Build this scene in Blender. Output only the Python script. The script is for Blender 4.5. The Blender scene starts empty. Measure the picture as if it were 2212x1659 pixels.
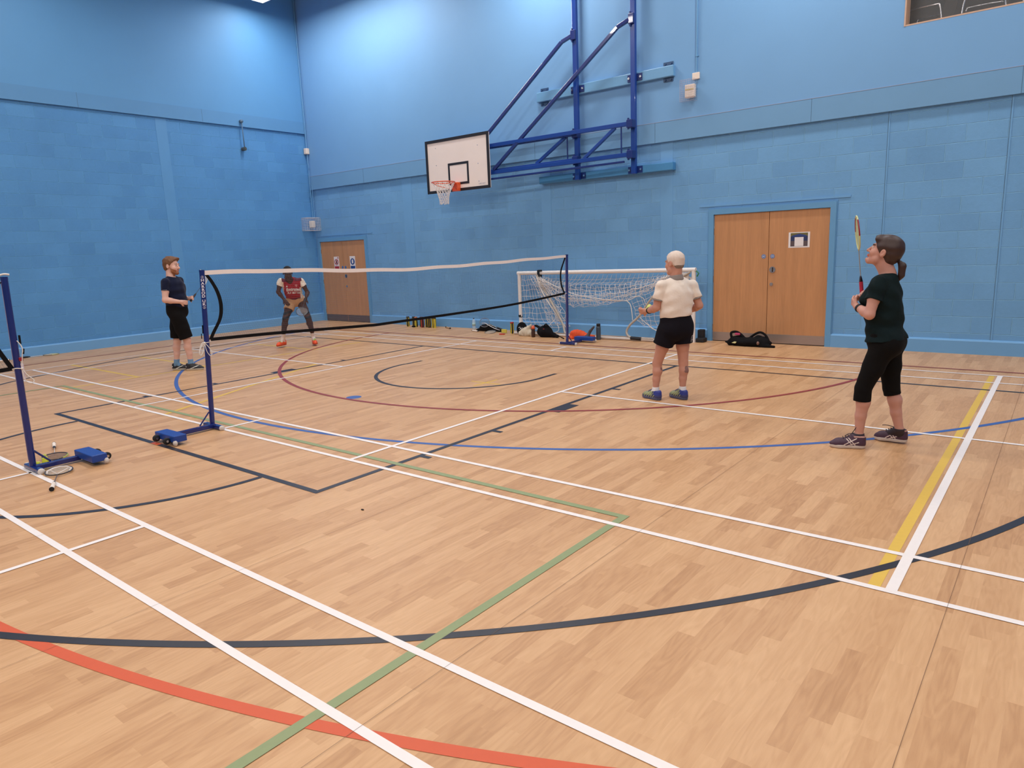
import bpy, bmesh, math, random
import numpy as np
from mathutils import Vector, Matrix, Euler
from mathutils.bvhtree import BVHTree
random.seed(7); np.random.seed(7)
S = bpy.context.scene; COL = S.collection
# ------------------------------------------------------------------ camera
cam_d = bpy.data.cameras.new('camera'); cam = bpy.data.objects.new('camera', cam_d); COL.objects.link(cam)
cam_d.sensor_fit = 'HORIZONTAL'; cam_d.sensor_width = 36.0
cam_d.lens = 36.0 * 1504.82 / 2212.0
cam_d.clip_start = 0.05; cam_d.clip_end = 200
CAMROT = Matrix([[0.783342, -0.088631, 0.615239], [0.62034, 0.174223, -0.764738], [-0.039409, 0.980709, 0.191457]])
cam.matrix_world = Matrix.Translation((6.4728, -3.4267, 1.6497)) @ CAMROT.to_4x4()
S.camera = cam
# ------------------------------------------------------------------ view, world
S.view_settings.view_transform = 'Standard'; S.view_settings.look = 'None'
S.view_settings.gamma = 1.0; S.view_settings.use_curve_mapping = False
S.view_settings.exposure = 0.0
W = bpy.data.worlds.new('world'); S.world = W; W.use_nodes = True
W.node_tree.nodes['Background'].inputs[0].default_value = (0.9, 0.93, 1.0, 1)
W.node_tree.nodes['Background'].inputs[1].default_value = 0.02
S.cycles.max_bounces = 6; S.cycles.diffuse_bounces = 4; S.cycles.transparent_max_bounces = 24
S.cycles.use_denoising = True
try: S.cycles.sample_clamp_indirect = 4.0
except Exception: pass
# ------------------------------------------------------------------ hall lamps (light only; their bodies are built below)
XL, YB = -8.669, 7.684            # left wall, back wall
XR, YF, ZC = 13.5, -14.0, 8.0
LAMPZ = 7.20
LAMPS = [(-7.55, 6.22), (-5.5, 6.35), (-1.2, 6.45), (3.2, 6.3), (7.6, 6.3)]+[(x, y) for y in (1.4, -3.6, -8.6) for x in (-6.6, -2.6, 1.6, 5.8, 10.0)]
LAMP_POWER = 76.0
LAMP_GAIN = {0: .27, 1: .95, 5: .45, 10: .5, 15: .6}
for i, (x, y) in enumerate(LAMPS):
    ld = bpy.data.lights.new('hall_lamp_light', 'AREA'); ld.shape = 'RECTANGLE'
    ld.size = 2.6 if i == 1 else 1.1; ld.size_y = 0.4; ld.energy = LAMP_POWER*LAMP_GAIN.get(i, 1.0); ld.color = (1.0, 0.95, 0.895)
    lo = bpy.data.objects.new('hall_lamp_light', ld); COL.objects.link(lo)
    lo.location = (x, y, LAMPZ - 0.012)

# ------------------------------------------------------------------ helpers
PI = math.pi
def s2l(c):
    return tuple((v/255/12.92 if v/255 <= 0.04045 else ((v/255+0.055)/1.055)**2.4) for v in c)
def mat(name, rgb, rough=0.5, metal=0.0, var=0.06, scale=30.0, bump=0.0, spec=0.5, coat=0.0, bscale=None, sheen=0.0, stretch=(1,1,1)):
    m = bpy.data.materials.new(name); m.use_nodes = True
    nt = m.node_tree; b = nt.nodes['Principled BSDF']
    c = s2l(rgb)
    tc = nt.nodes.new('ShaderNodeTexCoord'); mp = nt.nodes.new('ShaderNodeMapping'); mp.inputs['Scale'].default_value = stretch
    nt.links.new(tc.outputs['Object'], mp.inputs['Vector'])
    nz = nt.nodes.new('ShaderNodeTexNoise'); nz.inputs['Scale'].default_value = scale; nz.inputs['Detail'].default_value = 4
    nt.links.new(mp.outputs[0], nz.inputs['Vector'])
    mx = nt.nodes.new('ShaderNodeMix'); mx.data_type = 'RGBA'
    mx.inputs[6].default_value = tuple(v*(1-var) for v in c)+(1,)
    mx.inputs[7].default_value = tuple(min(1, v*(1+var)) for v in c)+(1,)
    nt.links.new(nz.outputs['Fac'], mx.inputs[0]); nt.links.new(mx.outputs[2], b.inputs['Base Color'])
    b.inputs['Roughness'].default_value = rough; b.inputs['Metallic'].default_value = metal
    b.inputs['Specular IOR Level'].default_value = spec; b.inputs['Coat Weight'].default_value = coat
    if sheen: b.inputs['Sheen Weight'].default_value = sheen
    if bump:
        n2 = nt.nodes.new('ShaderNodeTexNoise'); n2.inputs['Scale'].default_value = bscale or scale*3; n2.inputs['Detail'].default_value = 5
        nt.links.new(mp.outputs[0], n2.inputs['Vector'])
        bp = nt.nodes.new('ShaderNodeBump'); bp.inputs['Strength'].default_value = bump; bp.inputs['Distance'].default_value = 0.004
        nt.links.new(n2.outputs['Fac'], bp.inputs['Height']); nt.links.new(bp.outputs[0], b.inputs['Normal'])
    return m
def tag(o, label=None, cat=None, group=None, kind=None):
    if label: o['label'] = label
    if cat: o['category'] = cat
    if group: o['group'] = group
    if kind: o['kind'] = kind
    return o
def link(name, me, parent=None, loc=None):
    o = bpy.data.objects.new(name, me); COL.objects.link(o)
    if parent: o.parent = parent
    if loc is not None: o.location = loc
    return o
def empty(name, loc, rz=0.0, label=None, cat=None, group=None, rot=None):
    o = bpy.data.objects.new(name, None); COL.objects.link(o); o.location = loc; o.empty_display_size = 0.1
    o.rotation_euler = rot if rot else (0, 0, rz)
    return tag(o, label, cat, group)
def copy_tree(o, parent=None):
    c = o.copy(); COL.objects.link(c)
    if parent: c.parent = parent
    for ch in list(o.children): copy_tree(ch, c)
    return c

class MB:
    def __init__(s): s.v = []; s.f = []; s.m = []; s.cur = 0
    def add(s, vs, fs, M=None):
        n = len(s.v)
        if M is not None: vs = [tuple(M @ Vector(p)) for p in vs]
        s.v.extend([tuple(p) for p in vs]); s.f.extend([tuple(i+n for i in f) for f in fs]); s.m.extend([s.cur]*len(fs)); return s
    def box(s, c, d, M=None):
        x, y, z = [k/2 for k in d]
        vs = [(c[0]+a*x, c[1]+b*y, c[2]+e*z) for a in (-1, 1) for b in (-1, 1) for e in (-1, 1)]
        fs = [(0,1,3,2),(4,6,7,5),(0,4,5,1),(2,3,7,6),(0,2,6,4),(1,5,7,3)]
        return s.add(vs, fs, M)
    def box2(s, a, b, M=None):
        return s.box([(a[i]+b[i])/2 for i in range(3)], [abs(b[i]-a[i]) for i in range(3)], M)
    def cbox(s, c, d, ch=0.01, M=None):            # box with chamfered edges
        x, y, z = [k/2 for k in d]; ch = min(ch, x*.9, y*.9, z*.9)
        bm = bmesh.new(); r = bmesh.ops.create_cube(bm, size=1)
        for v in bm.verts: v.co = Vector((v.co.x*d[0]+c[0], v.co.y*d[1]+c[1], v.co.z*d[2]+c[2]))
        bmesh.ops.bevel(bm, geom=bm.edges[:], offset=ch, segments=2, affect='EDGES', profile=0.5)
        bm.verts.ensure_lookup_table(); bm.verts.index_update()
        vs = [tuple(v.co) for v in bm.verts]; fs = [tuple(v.index for v in f.verts) for f in bm.faces]; bm.free()
        return s.add(vs, fs, M)
    def tube(s, path, r, n=8, caps=True, closed=False, M=None, sq=False):
        P = [Vector(p) for p in path]; N = len(P)
        rs = r if isinstance(r, (list, tuple)) else [r]*N
        vs = []; fs = []; up = None
        for i, p in enumerate(P):
            if closed: t = (P[(i+1) % N]-P[i-1])
            else: t = (P[min(i+1, N-1)]-P[max(i-1, 0)])
            t.normalize()
            if up is None:
                up = Vector((0, 0, 1)) if abs(t.z) < 0.9 else Vector((1, 0, 0))
            a = up - t*up.dot(t)
            if a.length < 1e-4: a = t.orthogonal()
            a.normalize(); b = t.cross(a); up = a
            for k in range(n):
                th = 2*PI*k/n + (PI/4 if sq else 0)
                vs.append(tuple(p+(a*math.cos(th)+b*math.sin(th))*rs[i]))
        M2 = N if closed else N-1
        for i in range(M2):
            j = (i+1) % N
            for k in range(n):
                l = (k+1) % n; fs.append((i*n+k, i*n+l, j*n+l, j*n+k))
        if caps and not closed:
            fs.append(tuple(range(n-1, -1, -1))); fs.append(tuple((N-1)*n+k for k in range(n)))
        return s.add(vs, fs, M)
    def cyl(s, a, b, r, n=16, r2=None, M=None): return s.tube([a, b], [r, r if r2 is None else r2], n, M=M)
    def lathe(s, prof, n=20, M=None, axis='z'):
        vs = []; fs = []; K = len(prof)
        for (r, z) in prof:
            for k in range(n):
                th = 2*PI*k/n; vs.append((r*math.cos(th), r*math.sin(th), z))
        for i in range(K-1):
            for k in range(n):
                l = (k+1) % n; fs.append((i*n+k, i*n+l, (i+1)*n+l, (i+1)*n+k))
        fs.append(tuple(range(n-1, -1, -1))); fs.append(tuple((K-1)*n+k for k in range(n)))
        return s.add(vs, fs, M)
    def prism(s, pts, d, M=None):                  # outline in xy, thickness d in z
        n = len(pts); vs = [(p[0], p[1], -d/2) for p in pts]+[(p[0], p[1], d/2) for p in pts]
        fs = [tuple(range(n-1, -1, -1)), tuple(range(n, 2*n))]+[(i, (i+1) % n, (i+1) % n+n, i+n) for i in range(n)]
        return s.add(vs, fs, M)
    def ball(s, c, r, nu=14, nv=10, M=None):
        r = (r, r, r) if isinstance(r, (int, float)) else r; vs = []; fs = []
        for j in range(nv+1):
            ph = PI*j/nv
            for k in range(nu):
                th = 2*PI*k/nu
                vs.append((c[0]+r[0]*math.sin(ph)*math.cos(th), c[1]+r[1]*math.sin(ph)*math.sin(th), c[2]+r[2]*math.cos(ph)))
        for j in range(nv):
            for k in range(nu):
                l = (k+1) % nu; fs.append((j*nu+k, (j+1)*nu+k, (j+1)*nu+l, j*nu+l))
        return s.add(vs, fs, M)
    def build(s, name, mats, parent=None, smooth=False, loc=None, bevel=0.0):
        me = bpy.data.meshes.new(name); me.from_pydata(s.v, [], s.f)
        if not isinstance(mats, (list, tuple)): mats = [mats]
        for m in mats: me.materials.append(m)
        me.polygons.foreach_set('material_index', s.m)
        if smooth: me.polygons.foreach_set('use_smooth', [True]*len(s.f))
        me.update()
        o = link(name, me, parent, loc)
        if bevel:
            md = o.modifiers.new('bevel', 'BEVEL'); md.width = bevel; md.segments = 2; md.limit_method = 'ANGLE'
        return o
def auto_smooth(o, ang=40):
    me = o.data
    try:
        me.polygons.foreach_set('use_smooth', [True]*len(me.polygons)); me.set_sharp_from_angle(angle=math.radians(ang))
    except Exception: pass
    return o
def frame_to(a, b, up=(0, 0, 1)):                  # matrix whose +Y runs from a to b, +Z close to up
    y = (Vector(b)-Vector(a)).normalized(); u = Vector(up); x = y.cross(u)
    if x.length < 1e-4: x = y.orthogonal()
    x.normalize(); z = x.cross(y)
    M = Matrix((x, y, z)).transposed().to_4x4(); M.translation = Vector(a); return M
def curve(pts, n=8, closed=False):                 # Catmull-Rom
    P = [Vector(p) for p in pts]; out = []; N = len(P)
    for i in range(N if closed else N-1):
        if closed: p0, p1, p2, p3 = P[i-1], P[i], P[(i+1) % N], P[(i+2) % N]
        else: p0, p1, p2, p3 = P[max(i-1, 0)], P[i], P[i+1], P[min(i+2, N-1)]
        for k in range(n):
            t = k/n
            out.append(0.5*((2*p1)+(p2-p0)*t+(2*p0-5*p1+4*p2-p3)*t*t+(-p0+3*p1-3*p2+p3)*t**3))
    if not closed: out.append(P[-1])
    return out
def text_mesh(txt, size, bold=0.0, align='CENTER', thick=0.0):
    cu = bpy.data.curves.new('t', 'FONT'); cu.body = txt; cu.size = size; cu.align_x = align; cu.align_y = 'CENTER'
    cu.offset = bold; cu.extrude = thick; cu.resolution_u = 3
    o = bpy.data.objects.new('t', cu); COL.objects.link(o)
    dg = bpy.context.evaluated_depsgraph_get(); me = bpy.data.meshes.new_from_object(o.evaluated_get(dg))
    vs = [tuple(v.co) for v in me.vertices]; fs = [tuple(p.vertices) for p in me.polygons]
    bpy.data.objects.remove(o); bpy.data.curves.remove(cu); bpy.data.meshes.remove(me)
    return vs, fs

# ------------------------------------------------------------------ materials
def wood_floor():
    m = bpy.data.materials.new('sports_vinyl_wood'); m.use_nodes = True; nt = m.node_tree; N = nt.nodes; L = nt.links
    b = N['Principled BSDF']
    tc = N.new('ShaderNodeTexCoord'); sp = N.new('ShaderNodeSeparateXYZ'); L.new(tc.outputs['Object'], sp.inputs[0])
    def mth(op, a, bb=None, c=None):
        n = N.new('ShaderNodeMath'); n.operation = op
        for i, v in enumerate((a, bb, c)):
            if v is None: continue
            if isinstance(v, (int, float)): n.inputs[i].default_value = v
            else: L.new(v, n.inputs[i])
        return n.outputs[0]
    row = mth('FLOOR', mth('DIVIDE', sp.outputs[0], 0.0765))
    w1 = N.new('ShaderNodeTexWhiteNoise'); w1.noise_dimensions = '1D'; L.new(row, w1.inputs['W'])
    cy = mth('ADD', mth('DIVIDE', sp.outputs[1], 0.52), mth('MULTIPLY', w1.outputs['Value'], 7.31))
    colm = mth('FLOOR', cy)
    cmb = N.new('ShaderNodeCombineXYZ'); L.new(row, cmb.inputs[0]); L.new(colm, cmb.inputs[1])
    w2 = N.new('ShaderNodeTexWhiteNoise'); w2.noise_dimensions = '3D'; L.new(cmb.outputs[0], w2.inputs['Vector'])
    # grain : stretched along Y, shifted per plank
    off = N.new('ShaderNodeVectorMath'); off.operation = 'SCALE'; L.new(w2.outputs['Color'], off.inputs[0]); off.inputs[3].default_value = 20.0
    ad = N.new('ShaderNodeVectorMath'); ad.operation = 'ADD'; L.new(tc.outputs['Object'], ad.inputs[0]); L.new(off.outputs[0], ad.inputs[1])
    mp = N.new('ShaderNodeMapping'); mp.inputs['Scale'].default_value = (34, 3.2, 1); L.new(ad.outputs[0], mp.inputs[0])
    g1 = N.new('ShaderNodeTexNoise'); g1.inputs['Scale'].default_value = 1.0; g1.inputs['Detail'].default_value = 6; g1.inputs['Roughness'].default_value = 0.65
    g1.inputs['Distortion'].default_value = 1.2; L.new(mp.outputs[0], g1.inputs['Vector'])
    mp2 = N.new('ShaderNodeMapping'); mp2.inputs['Scale'].default_value = (11, 1.6, 1); L.new(ad.outputs[0], mp2.inputs[0])
    wv = N.new('ShaderNodeTexNoise'); wv.inputs['Scale'].default_value = 1.0; wv.inputs['Detail'].default_value = 2; L.new(mp2.outputs[0], wv.inputs['Vector'])
    ring = mth('SINE', mth('MULTIPLY', wv.outputs['Fac'], 55.0))
    fac = mth('ADD', mth('MULTIPLY_ADD', w2.outputs['Value'], 0.42, 0.1), mth('MULTIPLY', g1.outputs['Fac'], 0.55))
    fac = mth('ADD', fac, mth('MULTIPLY', ring, 0.06))
    ramp = N.new('ShaderNodeValToRGB'); L.new(fac, ramp.inputs[0])
    cr = ramp.color_ramp; cr.elements[0].position = 0.12; cr.elements[1].position = 0.95
    cr.elements[0].color = s2l((178, 130, 88))+(1,); cr.elements[1].color = s2l((222, 178, 133))+(1,)
    e = cr.elements.new(0.5); e.color = s2l((203, 156, 112))+(1,)
    L.new(ramp.outputs[0], b.inputs['Base Color'])
    b.inputs['Roughness'].default_value = 0.42; b.inputs['Specular IOR Level'].default_value = 0.45
    nb = N.new('ShaderNodeTexNoise'); nb.inputs['Scale'].default_value = 380; L.new(tc.outputs['Object'], nb.inputs['Vector'])
    bp = N.new('ShaderNodeBump'); bp.inputs['Strength'].default_value = 0.08; bp.inputs['Distance'].default_value = 0.001
    L.new(nb.outputs['Fac'], bp.inputs['Height']); L.new(bp.outputs[0], b.inputs['Normal'])
    return m
def block_wall(name, rgb, axis, z0, rowh, x0):
    m = bpy.data.materials.new(name); m.use_nodes = True; nt = m.node_tree; N = nt.nodes; L = nt.links
    b = N['Principled BSDF']; tc = N.new('ShaderNodeTexCoord'); sp = N.new('ShaderNodeSeparateXYZ'); L.new(tc.outputs['Object'], sp.inputs[0])
    cb = N.new('ShaderNodeCombineXYZ'); L.new(sp.outputs[axis], cb.inputs[0]); L.new(sp.outputs[2], cb.inputs[1])
    mp = N.new('ShaderNodeMapping'); mp.inputs['Location'].default_value = (-x0, -z0, 0); L.new(cb.outputs[0], mp.inputs[0])
    wob = N.new('ShaderNodeTexNoise'); wob.inputs['Scale'].default_value = 6.0; wob.inputs['Detail'].default_value = 3; L.new(tc.outputs['Object'], wob.inputs['Vector'])
    wm = N.new('ShaderNodeVectorMath'); wm.operation = 'MULTIPLY_ADD'; L.new(wob.outputs['Color'], wm.inputs[0]); wm.inputs[1].default_value = (0.009, 0.009, 0); L.new(mp.outputs[0], wm.inputs[2])
    br = N.new('ShaderNodeTexBrick'); L.new(wm.outputs[0], br.inputs['Vector'])
    br.inputs['Scale'].default_value = 1.0; br.inputs['Brick Width'].default_value = 0.45; br.inputs['Row Height'].default_value = rowh
    br.inputs['Mortar Size'].default_value = 0.0052; br.inputs['Mortar Smooth'].default_value = 0.6; br.offset = 0.5
    br.inputs['Color1'].default_value = (1, 1, 1, 1); br.inputs['Color2'].default_value = (0.88, 0.9, 0.93, 1); br.inputs['Mortar'].default_value = (1.6, 1.5, 1.35, 1)  # brighter mortar tint paints in the light caught on the joint lips
    n1 = N.new('ShaderNodeTexNoise'); n1.inputs['Scale'].default_value = 1.3; n1.inputs['Detail'].default_value = 5; L.new(tc.outputs['Object'], n1.inputs['Vector'])
    n2 = N.new('ShaderNodeTexNoise'); n2.inputs['Scale'].default_value = 24; n2.inputs['Detail'].default_value = 6; n2.inputs['Roughness'].default_value = 0.7; L.new(tc.outputs['Object'], n2.inputs['Vector'])
    c = s2l(rgb)
    mx = N.new('ShaderNodeMix'); mx.data_type = 'RGBA'; L.new(n1.outputs['Fac'], mx.inputs[0])
    mx.inputs[6].default_value = tuple(v*0.84 for v in c)+(1,); mx.inputs[7].default_value = tuple(min(1, v*1.14) for v in c)+(1,)
    mu = N.new('ShaderNodeMix'); mu.data_type = 'RGBA'; mu.blend_type = 'MULTIPLY'; mu.inputs[0].default_value = 1; L.new(mx.outputs[2], mu.inputs[6]); L.new(br.outputs['Color'], mu.inputs[7])
    mu2 = N.new('ShaderNodeMix'); mu2.data_type = 'RGBA'; mu2.blend_type = 'MULTIPLY'; mu2.inputs[0].default_value = 0.12; L.new(mu.outputs[2], mu2.inputs[6]); L.new(n2.outputs['Fac'], mu2.inputs[7])
    L.new(mu2.outputs[2], b.inputs['Base Color']); b.inputs['Roughness'].default_value = 0.55; b.inputs['Specular IOR Level'].default_value = 0.3
    iv = N.new('ShaderNodeMath'); iv.operation = 'MULTIPLY_ADD'; L.new(br.outputs['Fac'], iv.inputs[0]); iv.inputs[1].default_value = -1.0; iv.inputs[2].default_value = 1.0
    hh = N.new('ShaderNodeMath'); hh.operation = 'MULTIPLY_ADD'; L.new(n2.outputs['Fac'], hh.inputs[0]); hh.inputs[1].default_value = 0.3; L.new(iv.outputs[0], hh.inputs[2])
    bp = N.new('ShaderNodeBump'); bp.inputs['Strength'].default_value = 1.0; bp.inputs['Distance'].default_value = 0.011
    L.new(hh.outputs[0], bp.inputs['Height']); L.new(bp.outputs[0], b.inputs['Normal'])
    return m
def veneer(name, rgb, stretch=(9, 9, 0.7)):
    m = bpy.data.materials.new(name); m.use_nodes = True; nt = m.node_tree; N = nt.nodes; L = nt.links
    b = N['Principled BSDF']; tc = N.new('ShaderNodeTexCoord'); mp = N.new('ShaderNodeMapping'); mp.inputs['Scale'].default_value = stretch
    L.new(tc.outputs['Object'], mp.inputs[0])
    n = N.new('ShaderNodeTexNoise'); n.inputs['Scale'].default_value = 2.0; n.inputs['Detail'].default_value = 6; n.inputs['Roughness'].default_value = .6; n.inputs['Distortion'].default_value = .5; L.new(mp.outputs[0], n.inputs['Vector'])
    n2 = N.new('ShaderNodeTexNoise'); n2.inputs['Scale'].default_value = 16.0; n2.inputs['Detail'].default_value = 3; L.new(mp.outputs[0], n2.inputs['Vector'])
    a = N.new('ShaderNodeMath'); a.operation = 'MULTIPLY_ADD'; L.new(n2.outputs['Fac'], a.inputs[0]); a.inputs[1].default_value = .5; L.new(n.outputs['Fac'], a.inputs[2])
    r = N.new('ShaderNodeValToRGB'); L.new(a.outputs[0], r.inputs[0]); c = s2l(rgb)
    r.color_ramp.elements[0].position = .5; r.color_ramp.elements[1].position = 1.0
    r.color_ramp.elements[0].color = tuple(v*.88 for v in c)+(1,); r.color_ramp.elements[1].color = tuple(min(1, v*1.12) for v in c)+(1,)
    L.new(r.outputs[0], b.inputs['Base Color']); b.inputs['Roughness'].default_value = .38
    return m
M_floor = wood_floor()
M_white = mat('line_white', (244, 236, 234), 0.5, var=.03); M_yel = mat('line_yellow', (226, 186, 78), .5, var=.04); M_blk = mat('line_black', (44, 42, 50), .4, var=.08)
M_blue = mat('line_blue', (60, 98, 168), .5, var=.05); M_red = mat('line_red', (146, 50, 50), .5, var=.05); M_dred = mat('line_dark_red', (140, 62, 55), .5, var=.05)
M_org = mat('line_orange', (214, 92, 54), .5, var=.04); M_grn = mat('line_green', (144, 156, 112), .5, var=.05); M_seam = mat('floor_seam', (120, 88, 66), .7)
WB = (120, 176, 226)
M_wbB = block_wall('blue_painted_blockwork_back', WB, 0, 0.28-0.2265*10, 0.2265, 3.9)
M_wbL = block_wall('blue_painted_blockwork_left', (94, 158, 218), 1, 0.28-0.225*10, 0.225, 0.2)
M_plaster = mat('blue_painted_plaster', (118, 170, 220), .6, var=.05, scale=1.2, bump=.12, bscale=60)
M_band = mat('blue_grey_fascia', (112, 162, 206), .6, var=.05, scale=2.0, bump=.1, bscale=40)
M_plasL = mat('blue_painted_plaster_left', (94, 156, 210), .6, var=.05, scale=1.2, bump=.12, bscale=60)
M_smooth = mat('blue_smooth_paint', (112, 168, 218), .5, var=.04, scale=3, bump=.1, bscale=50)
M_gloss = mat('blue_gloss_trim', (104, 160, 206), .35, var=.04, scale=3)
M_ceil = mat('ceiling_white', (190, 192, 196), .8, var=.03, scale=2)
M_far = mat('far_wall_blue', (120, 165, 200), .7, var=.05, scale=2)
M_door = veneer('beech_veneer', (196, 142, 98), (7, 7, .35)); M_steel = mat('kick_plate_steel', (176, 160, 152), .42, .7, var=.08, scale=14, stretch=(1, 1, 12))
M_chrome = mat('chrome', (200, 200, 205), .2, 1, var=.03); M_dark = mat('dark_gap', (30, 24, 22), .8)
M_navy = mat('navy_gloss_metal', (20, 44, 118), .3, var=.06, coat=.3, scale=8); M_navy2 = mat('blue_gloss_metal', (22, 64, 152), .28, var=.05, coat=.4, scale=8)
M_post = mat('post_navy_metal', (18, 38, 112), .25, var=.06, coat=.4, scale=8)
M_box = mat('weight_box_blue', (24, 68, 152), .4, var=.06, scale=8)
M_rub = mat('black_rubber', (28, 28, 32), .7, var=.1); M_foot = mat('white_rubber_foot', (216, 206, 198), .6)
M_black = mat('black_fabric', (17, 16, 19), .9, spec=.2, var=.2, bump=.2, scale=40); M_tape = mat('white_net_tape', (244, 232, 228), .7, var=.04, bump=.15)
M_net = mat('net_twine_dark', (80, 98, 118), .8); M_cord = mat('white_cord', (232, 226, 222), .8)
M_wpaint = mat('white_paint_metal', (235, 230, 228), .35, var=.04, coat=.2); M_wnet = mat('white_twine', (232, 226, 224), .8, var=.08)
M_board = mat('backboard_white', (246, 234, 228), .45, var=.03, scale=4); M_bblk = mat('backboard_black', (34, 30, 34), .45)
M_rim = mat('rim_orange', (226, 92, 48), .35, coat=.2); M_ptrim = mat('timber_trim', (206, 172, 150), .5, var=.1)
M_plast = mat('white_plastic', (236, 222, 210), .4, var=.02)
M_dkint = mat('unlit_interior_black', (13, 9, 9), .9, var=.2, scale=2); M_shell = mat('dark_chair_shell', (50, 44, 40), .45)  # near-black interior: the unlit room's darkness is put into the colour
M_paper = mat('paper', (235, 230, 232), .6, var=.02)
def emit_mat(name, col, st):
    m = bpy.data.materials.new(name); m.use_nodes = True; b = m.node_tree.nodes['Principled BSDF']
    b.inputs['Emission Color'].default_value = tuple(col)+(1,); b.inputs['Emission Strength'].default_value = st; b.inputs['Base Color'].default_value = (.8, .8, .8, 1)
    return m
def glass_mat(name, col=(1, 1, 1), rough=.02, alpha=.15):
    m = bpy.data.materials.new(name); m.use_nodes = True; b = m.node_tree.nodes['Principled BSDF']
    nz = m.node_tree.nodes.new('ShaderNodeTexNoise'); nz.inputs['Scale'].default_value = 3
    mr = m.node_tree.nodes.new('ShaderNodeMapRange'); mr.inputs[3].default_value = rough; mr.inputs[4].default_value = rough+.02
    m.node_tree.links.new(nz.outputs['Fac'], mr.inputs[0]); m.node_tree.links.new(mr.outputs[0], b.inputs['Roughness'])
    b.inputs['Base Color'].default_value = tuple(col)+(1,); b.inputs['Alpha'].default_value = alpha
    return m
M_lampw = emit_mat('lamp_diffuser', (1.0, .94, .88), 12.0)

# ------------------------------------------------------------------ floor with its court markings
FM = [M_floor, M_white, M_yel, M_blk, M_blue, M_red, M_dred, M_org, M_grn, M_seam]
F_, WH, YE, BK, BL, RE, DR, OR, GR, SE = range(10)
fl = MB(); fl.cur = F_; fl.box2((XL, YF, -.2), (XR, YB, 0))
LAY = {YE: 1, BL: 2, OR: 3, RE: 5, DR: 5, BK: 4, GR: 6, WH: 7, SE: 8}
NS = [0]
def poly2(pts, w, m, lay=None, wend=None):
    NS[0] += 1; z = 0.0006+0.00035*(lay or LAY[m])+(NS[0] % 12)*2.2e-5; P = [Vector((p[0], p[1])) for p in pts]; vs = []; fs = []
    for i, p in enumerate(P):
        t = (P[min(i+1, len(P)-1)]-P[max(i-1, 0)]).normalized(); n = Vector((-t.y, t.x))*w/2
        vs += [(p.x+n.x, p.y+n.y, z), (p.x-n.x, p.y-n.y, z)]
    for i in range(len(P)-1): fs.append((2*i+1, 2*i+3, 2*i+2, 2*i))
    fl.cur = m; fl.add(vs, fs)
def arc(c, r, a0, a1, w, m, n=96, lay=None):
    poly2([(c[0]+r*math.cos(a0+(a1-a0)*i/n), c[1]+r*math.sin(a0+(a1-a0)*i/n)) for i in range(n+1)], w, m, lay)
def X(y, x0, x1, w, m): poly2([(x0, y), (x1, y)], w, m)
def Y(x, y0, y1, w, m): poly2([(x, y0), (x, y1)], w, m)
w4 = .04
for (ya, s, x0, x1) in ((0.0, 1, -6.72, 6.72), (-1.63, -1, -6.72, 6.72)):
    D = lambda k: ya+s*k
    for k in (0, .46, 5.64, 6.1): X(D(k), x0, x1, w4, WH)
    for xx in (-6.7, -5.94, -1.98, 1.98, 5.94, 6.7): Y(xx, D(0), D(6.1), w4*(1.25 if xx == 5.94 else 1), WH)
    X(D(3.05), 1.98, 6.7, w4, WH); X(D(3.05), -6.7, -1.98, w4, WH)
    Y(0 if s == 1 else -.06, D(0), D(.46), w4, WH); Y(0, D(5.64), D(6.1), w4, WH)
w5 = .05
X(1.03, -6.7, -4.16, w5, YE); X(2.06, -6.45, -4.14, w5, YE); X(4.03, -6.3, -4.1, w5, YE); poly2([(-4.2, -.02), (-4.17, 1.04), (-4.1, 2.6), (-4.05, 5.1)], w5, YE)
poly2([(-1.23, .02), (-2.62, 3.04)], w5, YE); X(3.07, .58, 1.06, .035, YE); Y(.82, 2.84, 3.3, .035, YE); Y(5.865, .02, 6.08, .055, YE)
X(.135, -4.5, 4.475, w5, GR); Y(4.45, .135, -12.5, w5, GR); Y(-4.485, .135, -12.5, w5, GR)
X(5.2, -6.5, 6.6, w5, BK)
Y(-2.45, 5.2, -.64, w5, BK); Y(2.4, 5.2, -.655, w5, BK); X(-.63, -2.475, 2.425, w5, BK)
poly2([(-.1, -.63), (.03, -.63)], w5, OR, 5)
arc((-.03, -.66), 1.765, -PI, 0, w5, BK)
for s, x in ((1, 2.42), (-1, -2.47)):
    for yy in (.39, 1.31, 3.47): X(yy, x, x+.1*s, w5, BK)
    poly2([(x+.06*s, 2.2), (x+.06*s, 2.57)], .12, BK)
arc((0, 3.656), 1.267, -PI, 0, w5, BK); Y(-1.25, 3.65, 3.98, w5, BK); Y(1.26, 3.65, 3.98, w5, BK)
A0 = math.atan2(-3.05-4.005, 1.2+.543)
right = [(-.543+7.426*math.cos(a), 4.005+7.426*math.sin(a)) for a in np.linspace(A0, math.atan2(1.9-4.005, 6.58+.543), 60)]
left = [tuple(p)[:2] for p in curve([(-6.49, 5.2, 0), (-6.49, 3.6, 0), (-6.48, 2.2, 0), (-6.3, 1.35, 0), (-5.78, .09, 0), (-5.5, -.36, 0), (-4.6, -1.45, 0), (-3.2, -2.45, 0), (-1.6, -3.0, 0), (0, -3.17, 0), (1.2, -3.05, 0)], 10)]
poly2(left[:-1]+right+[(6.62, 2.6), (6.6, 5.2)], w5, BK)
th = math.asin((6.36-6.251)/4.699); arc((.044, 6.251), 4.699, -PI-th, th, w5, RE, 120)
X(6.38, -7.45, 9.5, w5, DR); Y(-7.45, 6.38, -12.5, w5, DR); 
th = math.asin((6.36-7.488)/7.142); arc((.021, 7.488), 7.142, -PI-th, th, w5, BL, 140)
arc((1.306, 6.777), 9.494, -PI*.55, -PI*.12, w5*1.1, OR, 160)
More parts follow.
